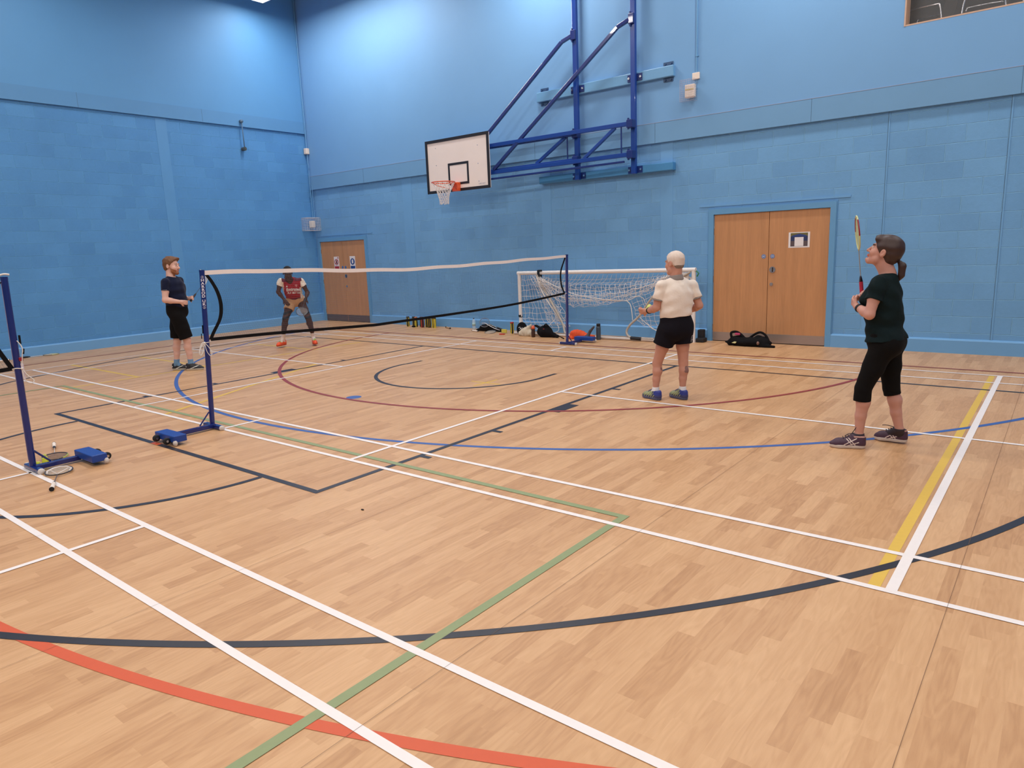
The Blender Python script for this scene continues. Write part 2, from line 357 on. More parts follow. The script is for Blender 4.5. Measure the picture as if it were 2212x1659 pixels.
fl.cur = BL; fl.prism([(-.015+.09*math.cos(a), 1.66+.09*math.sin(a)) for a in np.linspace(0, 2*PI, 25)[:-1]], .0004, Matrix.Translation((0, 0, .0012)))
for k in range(-5, 11): Y(6.17-1.535*k, YF, YB-.03, .0016, SE)
floor = fl.build('floor', FM); tag(floor, 'wood-look sports hall floor with many coloured court lines', None, None, 'structure')

# ------------------------------------------------------------------ walls and ceiling
ZB, ZL = 3.27, 4.60        # top of blockwork on back / left wall
D1 = (-8.50, -6.79, 1.985); D2 = (1.87, 3.635, 2.045); WIN = (4.45, 9.6, 4.31, 5.9)
wb = MB(); wb.cur = 0
def span(x0, x1, z0, z1, mi=0, y0=YB, y1=YB+.2): wb.cur = mi; wb.box2((x0, y0, z0), (x1, y1, z1))
span(XL-.2, D1[0], 0, ZB); span(D1[0], D1[1], D1[2], ZB); span(D1[1], D2[0], 0, ZB); span(D2[0], D2[1], D2[2], ZB); span(D2[1], XR, 0, ZB)
yo = YB-.052
span(XL-.2, XR, ZB-.0, ZB+.32, 1, yo, YB+.2)
span(XL-.2, WIN[0], ZB+.32, ZC, 2, yo+.004, YB+.2); span(WIN[1], XR, ZB+.32, ZC, 2, yo+.004, YB+.2)
span(WIN[0], WIN[1], ZB+.32, WIN[2], 2, yo+.004, YB+.2); span(WIN[0], WIN[1], WIN[3], ZC, 2, yo+.004, YB+.2)
for (x0, x1) in ((-1.56, -1.34), (.92, 1.14), (-5.38, -5.08)): span(x0, x1, .19, ZB, 3, YB-.004, YB+.01)
span(1.62, 3.9, D2[2]+.13, D2[2]+.16, 3, YB-.012, YB+.01); span(-8.6, -6.5, D1[2]+.14, D1[2]+.165, 3, YB-.01, YB+.01)
span(XL, WIN[0], ZB+.318, ZB+.323, 5, yo-.003, YB); span(WIN[0], XR, ZB+.318, ZB+.323, 5, yo-.003, YB)
for x in (3.32, .84, -1.65, -4.1, -6.6, 5.79, 8.2): span(x-.003, x+.003, ZB, ZB+.32, 4, yo-.0015, yo+.01)
for x in (4.335, 5.71, 8.6): span(x-.012, x-.004, .19, ZB, 4, YB-.002, YB+.01); span(x-.004, x+.014, .19, ZB, 3, YB-.006, YB+.01)
wall_back = wb.build('wall_back', [M_wbB, M_band, M_plaster, M_smooth, mat('joint_shadow', (80, 118, 152), .7), mat('ledge_pinkish', (168, 172, 192), .7)])
tag(wall_back, 'blue blockwork back wall with smooth plaster above', None, None, 'structure')
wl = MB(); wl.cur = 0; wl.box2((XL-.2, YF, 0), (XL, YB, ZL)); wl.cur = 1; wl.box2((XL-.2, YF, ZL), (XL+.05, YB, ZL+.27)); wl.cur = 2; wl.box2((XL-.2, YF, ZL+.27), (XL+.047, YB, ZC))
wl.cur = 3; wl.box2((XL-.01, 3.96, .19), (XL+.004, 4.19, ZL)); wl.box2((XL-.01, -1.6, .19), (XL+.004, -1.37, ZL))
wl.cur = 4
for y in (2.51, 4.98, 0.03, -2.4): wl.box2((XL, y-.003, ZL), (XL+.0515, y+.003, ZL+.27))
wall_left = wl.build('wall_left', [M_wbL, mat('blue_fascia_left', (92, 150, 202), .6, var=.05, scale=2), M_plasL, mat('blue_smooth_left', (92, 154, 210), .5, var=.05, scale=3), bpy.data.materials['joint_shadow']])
tag(wall_left, 'blue blockwork left wall of the sports hall', None, None, 'structure')
o = MB().box2((XR, YF, 0), (XR+.2, YB, ZC)).build('wall_right', M_far); tag(o, None, None, None, 'structure')
o = MB().box2((XL-.2, YF-.2, 0), (XR+.2, YF, ZC)).build('wall_front', M_far); tag(o, None, None, None, 'structure')
o = MB().box2((XL-.2, YF-.2, ZC), (XR+.2, YB+.2, ZC+.2)).build('ceiling', M_ceil); tag(o, None, None, None, 'structure')
def plinth(name, pts_fn):
    pass
bb = MB()
prof = [(0, 0), (-.028, 0), (-.028, .175), (-.018, .19), (0, .2)]
def base_run(mb, a, b, nrm):
    a = Vector(a); b = Vector(b); n = Vector(nrm); vs = []
    for p in (a, b):
        for (d, z) in prof: vs.append(tuple(p - n*d + Vector((0, 0, z))))
    k = len(prof); fs = [(i, i+1, i+1+k, i+k) for i in range(k-1)]+[(k-1, 0, k, 2*k-1)]+[tuple(range(k-1, -1, -1)), tuple(range(k, 2*k))]
    mb.add(vs, fs)
base_run(bb, (XL, YB, 0), (D1[0]-.08, YB, 0), (0, -1, 0)); base_run(bb, (D1[1]+.07, YB, 0), (D2[0]-.09, YB, 0), (0, -1, 0)); base_run(bb, (D2[1]+.08, YB, 0), (XR, YB, 0), (0, -1, 0))
tag(bb.build('baseboard_back', M_smooth), None, None, None, 'structure')
bl = MB(); base_run(bl, (XL, YB, 0), (XL, YF, 0), (1, 0, 0)); tag(bl.build('baseboard_left', M_smooth), None, None, None, 'structure')

# gallery window high in the back wall : timber trim, glass, dark room behind with chairs
wt = MB(); t_ = .018
wt.box2((WIN[0]-.0, YB-.055, WIN[2]-.0), (WIN[0]+t_, YB+.2, WIN[3])); wt.box2((WIN[1]-t_, YB-.055, WIN[2]), (WIN[1], YB+.2, WIN[3]))
wt.box2((WIN[0]+t_, YB-.05, WIN[2]-.0), (WIN[1]-t_, YB+.2, WIN[2]+t_)); wt.box2((WIN[0]+t_, YB-.05, WIN[3]-t_), (WIN[1]-t_, YB+.2, WIN[3]))
win = empty('window_1', ((WIN[0]+WIN[1])/2, YB, WIN[2])); tag(win, 'viewing gallery window high on the back wall', None, None, 'structure')
wt.build('window_frame', M_ptrim, win, loc=(-(WIN[0]+WIN[1])/2, -YB, -WIN[2]))
gp = MB().box2((WIN[0]+.03, YB+.09, WIN[2]+.02), (WIN[1]-.03, YB+.096, WIN[3]-.03)).build('glass', glass_mat('gallery_glass', (.9, .95, 1), .03, .06), win, loc=(-(WIN[0]+WIN[1])/2, -YB, -WIN[2]))
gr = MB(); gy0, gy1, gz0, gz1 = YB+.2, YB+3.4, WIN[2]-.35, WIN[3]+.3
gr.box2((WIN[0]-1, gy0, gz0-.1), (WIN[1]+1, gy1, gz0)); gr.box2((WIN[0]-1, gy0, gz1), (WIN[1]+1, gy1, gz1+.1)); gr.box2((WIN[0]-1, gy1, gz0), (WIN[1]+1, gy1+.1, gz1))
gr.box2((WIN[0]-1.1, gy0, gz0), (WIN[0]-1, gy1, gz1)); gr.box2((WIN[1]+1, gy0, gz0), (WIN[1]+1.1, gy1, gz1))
tag(gr.build('wall_gallery', M_dkint), 'gallery room behind the window, its unlit gloom put into the wall colour', None, None, 'structure')
def chair():
    e = empty('gallery_chair', (0, 0, 0))
    s_ = MB()
    pts = curve([(-.24, .2, .46), (-.23, -.05, .44), (-.24, -.2, .47), (-.24, -.27, .62), (-.22, -.31, .82)], 5)
    vs = []; fs = []; K = len(pts)
    for side in (0, 1):
        for i, p in enumerate(pts):
            for j in range(5):
                u = (j/4-.5)*2; vs.append((u*.235, p.y, p.z+(.03*u*u)+side*.02))
    for side in (0, 1):
        for i in range(K-1):
            for j in range(4):
                a = side*K*5+i*5+j; q = (a, a+1, a+6, a+5); fs.append(q if side else q[::-1])
    s_.add(vs, fs); s_.build('seat_shell', M_shell, e, smooth=True)
    for sx in (-1, 1):
        m_ = MB(); m_.tube(curve([(sx*.26, .24, 0), (sx*.26, .23, .4), (sx*.27, .2, .64), (sx*.27, .14, .67), (sx*.27, -.16, .67), (sx*.27, -.22, .64), (sx*.26, -.26, .4), (sx*.26, -.34, 0)], 6), .013, 8)
        m_.build('arm_frame', M_chrome, e, smooth=True)
    return e
gz = gz0-.02
c0 = chair(); spots = [(4.60, YB+.66, 1.45), (5.25, YB+.62, 1.65), (5.95, YB+.62, 1.45), (6.9, YB+.7, 1.6)]
labs = ['dark chair with tubular chrome arms at the left end of the gallery window', 'dark chrome-armed gallery chair standing second along behind the glass', 'dark chrome-armed gallery chair behind the middle of the window, cut by the frame', 'dark chrome-armed gallery chair farthest along the gallery window']
for i, (x, y, a) in enumerate(spots):
    c = c0 if i == 0 else copy_tree(c0); c.location = (x, y, gz); c.rotation_euler = (0, 0, a); tag(c, labs[i], 'chair', 'chairs in the viewing gallery')

# ------------------------------------------------------------------ doors
def door_frame(mb, x0, x1, z1, w=.085):
    yy0, yy1 = YB-.03, YB+.12
    mb.box2((x0-w, yy0, 0), (x0-.004, yy1, z1+w)); mb.box2((x1+.004, yy0, 0), (x1+w, yy1, z1+w)); mb.box2((x0-.004, yy0, z1+.004), (x1+.004, yy1, z1+w))
    mb.box2((x0-w-.012, yy0+.014, 0), (x0-w, yy1, z1+w+.012)); mb.box2((x1+w, yy0+.014, 0), (x1+w+.012, yy1, z1+w+.012)); mb.box2((x0-w, yy0+.014, z1+w), (x1+w, yy1, z1+w+.012))
def local(mb_fn): return mb_fn
def disc(mb, x, z, r, y0, y1, n=24): mb.cyl((x, y0, z), (x, y1, z), r, n)
d2 = empty('door_2', (2.755, YB, 0)); tag(d2, 'double beech door with steel kick plates beside the goal', None, None, 'structure')
OFF = (-2.755, -YB, 0); yd = YB+.0
m_ = MB(); door_frame(m_, D2[0], D2[1], D2[2]); m_.build('frame', M_gloss, d2, loc=OFF)
for i, (xa, xb) in enumerate(((D2[0]+.002, 2.749), (2.757, D2[1]-.002))):
    lf = MB().box2((xa, yd, .012), (xb, yd+.045, D2[2]-.002)).build('door_leaf', M_door, d2, loc=OFF)
    MB().box2((xa+.004, yd-.003, .014), (xb-.004, yd, .152)).build('kick_plate', M_steel, lf)
    k = MB(); xs = 2.68 if i == 0 else 2.815; disc(k, xs, 1.365, .034, yd-.002, yd, 24); s_ = k.build('fire_door_sign', mat('sign_blue_%d' % i, (64, 112, 176), .4), lf); s_['label'] = 'small round blue mandatory sign'
    k = MB(); disc(k, xs, 1.365, .026, yd-.0032, yd-.002, 24); disc(k, xs, 1.365, .023, yd-.0034, yd-.0021, 24); k.m = [0]*(len(k.m)//2)+[1]*(len(k.m)-len(k.m)//2)
    k.cur = 0; k.box2((xs-.016, yd-.0042, 1.358), (xs+.016, yd-.0034, 1.363)); k.box2((xs-.013, yd-.0042, 1.368), (xs+.013, yd-.0034, 1.373)); k.build('sign_print', [M_paper, bpy.data.materials['sign_blue_%d' % i]], s_)
    for zz in (.23, 1.02, 1.78):
        hx = xa-.006 if i == 0 else xb+.006
        MB().box2((hx-.008, yd-.012, zz-.05), (hx+.008, yd+.01, zz+.05)).build('hinge', M_chrome, lf)
lf2 = [c for c in d2.children if c.name.startswith('door_leaf')][-1]
k = MB(); disc(k, 2.822, 1.16, .047, yd-.012, yd, 28); k.build('pull_handle', M_chrome, lf2); k = MB(); k.cbox((2.826, yd-.013, 1.16), (.016, .012, .07), .003); k.build('handle_slot', M_dark, lf2)
k = MB(); disc(k, 2.812, .935, .026, yd-.012, yd, 20); disc(k, 2.816, .935, .012, yd-.02, yd-.012, 14); k.build('lock_cylinder', M_chrome, lf2)
# poster : white sheet, dark blue and olive picture with a plain white panel
px0, px1, pz0, pz1 = 3.05, 3.36, 1.485, 1.715
ps = MB().box2((px0, yd-.002, pz0), (px1, yd, pz1)).build('poster', M_paper, lf2)
k = MB(); k.cur = 0; k.box2((px0+.03, yd-.0032, pz0+.02), (px1-.03, yd-.002, pz1-.012)); k.cur = 1; k.box2((px0+.03, yd-.004, pz1-.06), (px1-.03, yd-.0032, pz1-.012)); k.cur = 2; k.box2((px0+.03, yd-.004, pz0+.022), (px1-.03, yd-.0032, pz0+.1))
k.cur = 3; k.prism([(px0+.05, pz1-.05), (px0+.155, pz1-.025), (px1-.05, pz1-.05), (px1-.05, pz1-.07), (px0+.05, pz1-.07)], .0008, Matrix.Translation((0, yd-.0046, 0)) @ Matrix.Rotation(PI/2, 4, 'X'))
k.cur = 4; k.box2((px0+.09, yd-.0056, pz0+.022), (px1-.09, yd-.004, pz1-.075))
k.build('poster_print', [mat('poster_navy', (40, 52, 96), .5), mat('poster_olive', (110, 104, 58), .5), mat('poster_brown', (92, 78, 84), .5), mat('poster_blue', (44, 66, 130), .5), M_paper, M_paper], ps)
d1 = empty('door_1', (-7.645, YB, 0)); tag(d1, 'pair of beech doors in the corner with safety signs', None, None, 'structure'); OFF = (7.645, -YB, 0)
m_ = MB(); door_frame(m_, D1[0], D1[1], D1[2]); m_.build('frame', M_gloss, d1, loc=OFF)
for i, (xa, xb) in enumerate(((D1[0]+.002, -7.647), (-7.641, D1[1]-.002))):
    lf = MB().box2((xa, yd, .012), (xb, yd+.045, D1[2]-.002)).build('door_leaf', M_door, d1, loc=OFF)
    MB().box2((xa+.004, yd-.003, .014), (xb-.004, yd, .17)).build('kick_plate', mat('kick_plate_dull_%d' % i, (112, 98, 98), .5, .4), lf)
    sx = -7.92 if i == 0 else -7.30
    sg = MB().box2((sx-.1, yd-.002, 1.30), (sx+.1, yd, 1.61)).build('safety_sign', M_paper, lf)
    col = mat('sign_red', (176, 44, 52), .4) if i == 0 else mat('sign_mandatory_blue', (36, 72, 140), .4)
    k = MB(); k.cur = 0; k.box2((sx-.085, yd-.003, 1.31), (sx+.085, yd-.002, 1.375))
    if i == 0:
        k.tube([(sx+.065*math.cos(a), yd-.004, 1.48+.065*math.sin(a)) for a in np.linspace(0, 2*PI, 25)[:-1]], .008, 6, closed=True)
        k.tube([(sx-.045, yd-.004, 1.435), (sx+.045, yd-.004, 1.525)], .007, 6); k.cur = 1; k.ball((sx, yd-.003, 1.49), (.022, .003, .035)); k.box2((sx-.035, yd-.004, 1.44), (sx+.035, yd-.002, 1.46)); k.cur = 0; k.box2((sx+.05, yd-.0035, 1.56), (sx+.08, yd-.002, 1.6))
    else:
        disc(k, sx, 1.48, .078, yd-.004, yd-.002, 28); k.cur = 2; k.ball((sx, yd-.004, 1.47), (.03, .003, .04)); k.tube([(sx-.03, yd-.004, 1.5), (sx, yd-.004, 1.53), (sx+.03, yd-.004, 1.5)], .006, 6)
    k.build('sign_print', [col, M_blk, M_paper], sg)
    xs = -7.70 if i == 0 else -7.585
    k = MB(); disc(k, xs, 1.345, .034, yd-.002, yd, 20); k.build('fire_door_sign', mat('round_sign_%d' % i, (70, 116, 176), .4), lf)
    for zz in (.25, 1.0, 1.75):
        hx = xa-.006 if i == 0 else xb+.006
        MB().box2((hx-.008, yd-.012, zz-.05), (hx+.008, yd+.01, zz+.05)).build('hinge', M_chrome, lf)
lf1 = [c for c in d1.children if c.name.startswith('door_leaf')][-1]
k = MB(); disc(k, -7.585, 1.13, .045, yd-.01, yd, 24); k.build('pull_handle', M_chrome, lf1); k = MB(); k.cbox((-7.58, yd-.012, 1.13), (.018, .01, .07), .003); k.build('handle_slot', M_dark, lf1)
k = MB(); disc(k, -7.585, .88, .024, yd-.012, yd, 20); k.build('lock_cylinder', M_chrome, lf1)

# ------------------------------------------------------------------ ceiling lamps
l0 = None
for i, (x, y) in enumerate(LAMPS):
    if l0 is None:
        l0 = empty('ceiling_lamp', (0, 0, 0)); l0m = mat('lamp_housing', (222, 222, 226), .4)
        MB().cbox((0, 0, .06), (1.2, .5, .12), .012).build('housing', l0m, l0)
        MB().box2((-.55, -.2, -.006), (.55, .2, 0)).build('diffuser', M_lampw, l0)
        [MB().cyl((sx, 0, .12), (sx, 0, ZC-LAMPZ), .006, 6).build('hanger', M_chrome, l0) for sx in (-.45, .45)]
        c = l0
    else: c = copy_tree(l0)
    c.location = (x, y, LAMPZ); c.scale = (2.4 if i == 1 else 1, 1, 1)
    tag(c, 'glowing ceiling lamp peeping in at the top edge, above the left wall' if i == 0 else 'suspended rectangular hall lamp hanging from the ceiling', 'ceiling lamp', 'ceiling lamps' if i == 0 else 'hall lamps out of view')

# ------------------------------------------------------------------ wall mounted basketball frame
hoop = empty('basketball_hoop', (-.1, 7.5, 2.8)); tag(hoop, 'blue steel wall-mounted basketball frame folded sideways with white backboard', 'basketball hoop')
HO = (.1, -7.5, -2.8)
def hb(mb, name, mats, parent=hoop, **k): return mb.build(name, mats, parent, loc=HO if parent is hoop else None, **k)
for (zc, dz, x1) in ((4.34, .17, 1.2), (2.87, .13, 1.19)):
    rl = hb(MB().cbox((-.165, YB-.075 if zc > 4 else YB-.06, zc), (2.72, .085 if zc > 4 else .12, dz), .012), 'wall_rail', mat('rail_light_blue' if zc > 4 else 'rail_mid_blue', (112, 168, 214) if zc > 4 else (72, 140, 194), .35))
    if zc > 4:
        for bx in (-1.38, 1.08):
            k = MB()
            for s_ in (-1, 1): k = MB(); k.box((bx, YB-.055, zc+s_*.115), (.17, .01, .07)); k.cyl((bx-.05, YB-.08, zc+s_*.12), (bx-.05, YB-.06, zc+s_*.12), .016, 8); k.cyl((bx+.05, YB-.08, zc+s_*.12), (bx+.05, YB-.06, zc+s_*.12), .016, 8); k.build('rail_bracket', bpy.data.materials.get('bracket_dark_blue') or mat('bracket_dark_blue', (52, 84, 124), .4), rl)

PX = (-.62, .51)
for px in PX:
    p_ = hb(MB().cbox((px, 7.515, (2.80+7.9)/2), (.085, .07, 7.9-2.80), .008), 'upright_post', M_navy2)
    for zc in (4.34, 2.87):
        k = MB(); k.box((px, 7.558, zc), (.27, .012, .11)); 
        for sx in (-.09, .09): k.cyl((px+sx*1.2, 7.535, zc-.0), (px+sx*1.2, 7.552, zc-.0), .018, 10)
        k.m = [0]*6+[1]*(len(k.m)-6); o_ = k.build('clamp_plate', [M_navy, M_chrome], p_, loc=None)
def beam(a, b, w=.06, d=.06, mt=M_navy2, name='beam'):
    M = frame_to(a, b, (0, -1, 0)); L_ = (Vector(b)-Vector(a)).length
    return hb(MB().cbox((0, L_/2, 0), (w, L_, d), .006, M), name, mt)
yA, yB2 = 7.42, 7.34
BX0, BX1, BZ0, BZ1, BY = -4.09, -2.42, 2.815, 3.83, 7.22
# truss from each upright to the board (parallel, folded along the wall)
for (px, yy, zt, zb) in ((PX[1]-.06, 7.40, 3.60, 3.11), (PX[0]-.06, 7.46, 3.585, 3.14)):
    x0 = BX1-.15
    beam((px, yy, zt), (x0, yy-.06, zt-.01), .07, .06, name='truss_beam'); beam((px, yy, zb), (x0, yy-.06, zb-.02), .07, .06, name='truss_beam')
    beam((px-.05-(.18 if px > 0 else .1), yy, zt-.03), (px-.85-(.0 if px > 0 else -.05), yy-.02, zb+.02), .055, .05, name='diagonal_brace')
    hb(MB().cyl((px-.11, yy-.01, zb), (px-.11, yy-.01, zt), .013, 8), 'tie_rod', M_navy)
    for z in (zt, zb):
        k = MB(); k.cbox((px+.06, yy+.02, z), (.11, .14, .13), .01); k.cyl((px+.03, yy-.02, z-.09), (px+.03, yy-.02, z+.09), .018, 10); hb(k, 'hinge_knuckle', M_navy)
beam((.4, 7.38, 3.0), (BX1-.1, 7.30, 2.97), .035, .035, M_navy, 'stay_bar')
# upper stays, cranked near the uprights
for pts in (((PX[0]-.03, 7.47, 5.21), (PX[0]-.22, 7.42, 5.13), (-2.47, 7.262, 3.80)), ((PX[1]-.03, 7.47, 5.23), (PX[1]-.24, 7.42, 5.14), (-2.42, 7.33, 3.14))):
    for a, b in ((pts[0], pts[1]), (pts[1], pts[2])): beam(a, b, .06, .05, mat('stay_navy', (34, 52, 118), .25, coat=.4) if 'stay_navy' not in bpy.data.materials else bpy.data.materials['stay_navy'], 'upper_stay')
    k = MB(); k.cbox((pts[0][0]+.02, 7.49, pts[0][2]), (.1, .1, .16), .01); k.cyl((pts[0][0], 7.46, pts[0][2]-.11), (pts[0][0], 7.46, pts[0][2]+.11), .015, 8); hb(k, 'stay_bracket', M_navy)
bx, bz = (BX0+BX1)/2, (BZ0+BZ1)/2
bd = hb(MB().box((bx, BY, bz), (BX1-BX0, .03, BZ1-BZ0)), 'backboard', M_board); bd['label'] = 'white rectangular backboard'
k = MB(); e_ = .04
def rectline(x0, x1, z0, z1, w, y, d=.004):
    k.box2((x0, y-d, z0), (x0+w, y, z1)); k.box2((x1-w, y-d, z0), (x1, y, z1)); k.box2((x0+w, y-d, z0), (x1-w, y, z0+w)); k.box2((x0+w, y-d, z1-w), (x1-w, y, z1))
rectline(BX0-.012, BX1+.012, BZ0-.012, BZ1+.012, .055, BY-.015, .012); k.build('board_edging', M_bblk, bd)
k = MB(); rectline(-3.50, -2.95, 2.93, 3.355, .045, BY-.015); k.build('target_rectangle', M_bblk, bd)
k = MB()
for (x, z) in ((-3.82, 3.68), (-2.7, 3.62), (-3.82, 3.35), (-2.7, 3.28), (-2.7, 2.95)): k.cyl((x, BY-.018, z), (x, BY-.015, z), .008, 8)
k.build('bolt_heads', M_chrome, bd)
rc = Vector((-3.26, BY-.43, 2.955)); R_ = .225
rim = empty('rim', (0, 0, 0)); rim.parent = hoop; rim.location = HO
k = MB(); k.tube([(rc.x+R_*math.cos(a), rc.y+R_*math.sin(a), rc.z) for a in np.linspace(0, 2*PI, 41)[:-1]], .0105, 8, closed=True); k.build('rim_ring', M_rim, rim, smooth=True)
k = MB(); k.cbox((rc.x, BY-.06, rc.z-.07), (.15, .1, .17), .01); k.box((rc.x, BY-.14, rc.z-.005), (.12, .16, .014)); k.build('rim_mount', M_rim, rim)
k = MB()
for s_ in (-1, 1): k.tube(curve([(rc.x+s_*.21, rc.y-.05, rc.z-.01), (rc.x+s_*.16, rc.y+.06, rc.z-.06), (rc.x+s_*.05, BY-.1, rc.z-.12)], 6), .007, 6)
k.build('rim_brace', M_rim, rim, smooth=True)
k = MB(); nn = 14; rows = 8
def npt(i, j):
    a = 2*PI*(i+.5*(j % 2))/nn; t = j/rows; r = R_*(.98*(1-t)**1.7+.40*t+.09*t*(1-t)); r = R_*.95 if j == 0 else max(r, .085)
    return (rc.x+r*math.cos(a)+.006*math.sin(7*i+j), rc.y+r*math.sin(a), rc.z-.012-.40*t-.01*math.sin(3*i*t))
for j in range(rows):
    for i in range(nn):
        k.tube([npt(i, j), npt(i, j+1)], .0042, 5, caps=False); k.tube([npt(i, j), npt(i-1 if j % 2 == 0 else i+1, j+1)], .0042, 5, caps=False)
k.build('basket_net', M_wnet, rim)
# faint maker mark, bottom right of the board
vs, fs = text_mesh('SURE SHOT', .034); k = MB(); k.add(vs, fs, Matrix.Translation((BX1-.2, BY-.0162, BZ0+.085)) @ Matrix.Rotation(PI/2, 4, 'X')); k.build('maker_mark', mat('mark_grey', (150, 150, 176), .5), bd)

# ------------------------------------------------------------------ wall fittings
em = empty('emergency_light', (1.46, YB-.05, 4.0), label='white emergency light inside a clear wire-like guard on the back wall', cat='emergency light')
k = MB(); k.cbox((.02, -.05, -.02), (.17, .07, .2), .015); k.m = [0]*len(k.m); k.cur = 1; k.box((.02, -.086, .0), (.14, .004, .012)); k.build('lamp_body', [M_plast, mat('lamp_stripe', (210, 190, 110), .5)], em)
k = MB()
for zz in np.linspace(-.17, .15, 12): k.tube([(-.13, 0, zz), (-.13, -.12, zz), (.11, -.12, zz), (.11, 0, zz)], .0016, 4)
for xx in np.linspace(-.13, .11, 9): k.tube([(xx, 0, .15), (xx, -.12, .15), (xx, -.12, -.17), (xx, 0, -.17)], .0016, 4)
k.build('guard', mat('guard_greyish', (190, 180, 190), .5), em)
sp_ = MB().cbox((0, -.018, 0), (.12, .036, .1), .008).build('fused_spur', M_plast, loc=(1.56, YB-.05, 4.195)); tag(sp_, 'small white spur box where the conduit ends above the emergency light', 'spur box')
k = MB(); k.tube([(1.565, YB-.065, 4.24), (1.565, YB-.065, ZC)], .0125, 8); k.cyl((1.565, YB-.065, 4.48), (1.565, YB-.065, 4.50), .02, 8); k.box((1.565, YB-.045, 4.49), (.07, .02, .012))
tag(auto_smooth(k.build('conduit', M_gloss)), 'thin blue conduit dropping down the back wall to the emergency light', 'conduit')
cx, cy_ = XL+.07, YB-.09
k = MB(); k.tube([(cx, cy_, ZC), (cx, cy_, 4.27)], .012, 8); k.tube(curve([(cx, cy_, 4.11), (cx+.02, cy_-.02, 3.95), (cx+.03, cy_-.01, 3.8), (cx, cy_, 3.62), (cx, cy_, 2.6)], 8), .01, 8)
for z in (6.6, 5.3, 3.1): k.box((cx-.02, cy_, z), (.05, .035, .012))
k.tube([(cx+.03, cy_+.03, 3.4), (cx+.03, cy_+.03, 2.6)], .008, 6)
tag(auto_smooth(k.build('conduit', M_gloss)), 'blue conduit running down the corner of the two walls', 'conduit')
jb = MB().cbox((0, 0, 0), (.1, .1, .14), .012).build('junction_box', M_plast, loc=(XL+.07, YB-.10, 4.19)); tag(jb, 'small white box on the conduit high in the corner', 'junction box')
cg = empty('sounder', (XL+.12, YB-.2, 2.43), label='white alarm sounder inside a white wire cage in the corner', cat='alarm')
k = MB(); k.cbox((-.02, .05, 0), (.13, .1, .17), .02); k.build('sounder_body', M_plast, cg)
k = MB()
a0, a1, b0, b1 = -.115, .13, -.19, .19
for z in np.linspace(-.155, .155, 9): k.tube([(a0, b0, z), (a1, b0, z), (a1, b1, z)], .003, 5); 
for x in np.linspace(a0, a1, 7): k.tube([(x, b1, -.155), (x, b0, -.155), (x, b0, .155), (x, b1, .155)], .003, 5)
for y in np.linspace(b0, b1, 9): k.tube([(a0, y, -.155), (a1, y, -.155), (a1, y, .155), (a0, y, .155)], .003, 5)
k.build('wire_cage', M_wpaint, cg)
hk = empty('wall_hook_bar', (XL+.05, 5.88, 4.4), label='slim hanging bar with a round end high on the left wall', cat='wall bar')
k = MB(); k.tube([(.05, 0, .30), (.05, .005, -.27)], .011, 8); k.cyl((-.0, 0, .31), (.07, 0, .31), .035, 14); k.build('bar', mat('bar_grey_blue', (92, 122, 150), .4), hk, smooth=True)
k = MB(); k.cyl((-.03, .005, -.29), (.075, .005, -.29), .042, 16); k.cyl((.075, .005, -.29), (.085, .005, -.29), .02, 12); k.build('end_socket', mat('socket_bronze', (96, 100, 96), .4, .5), hk)

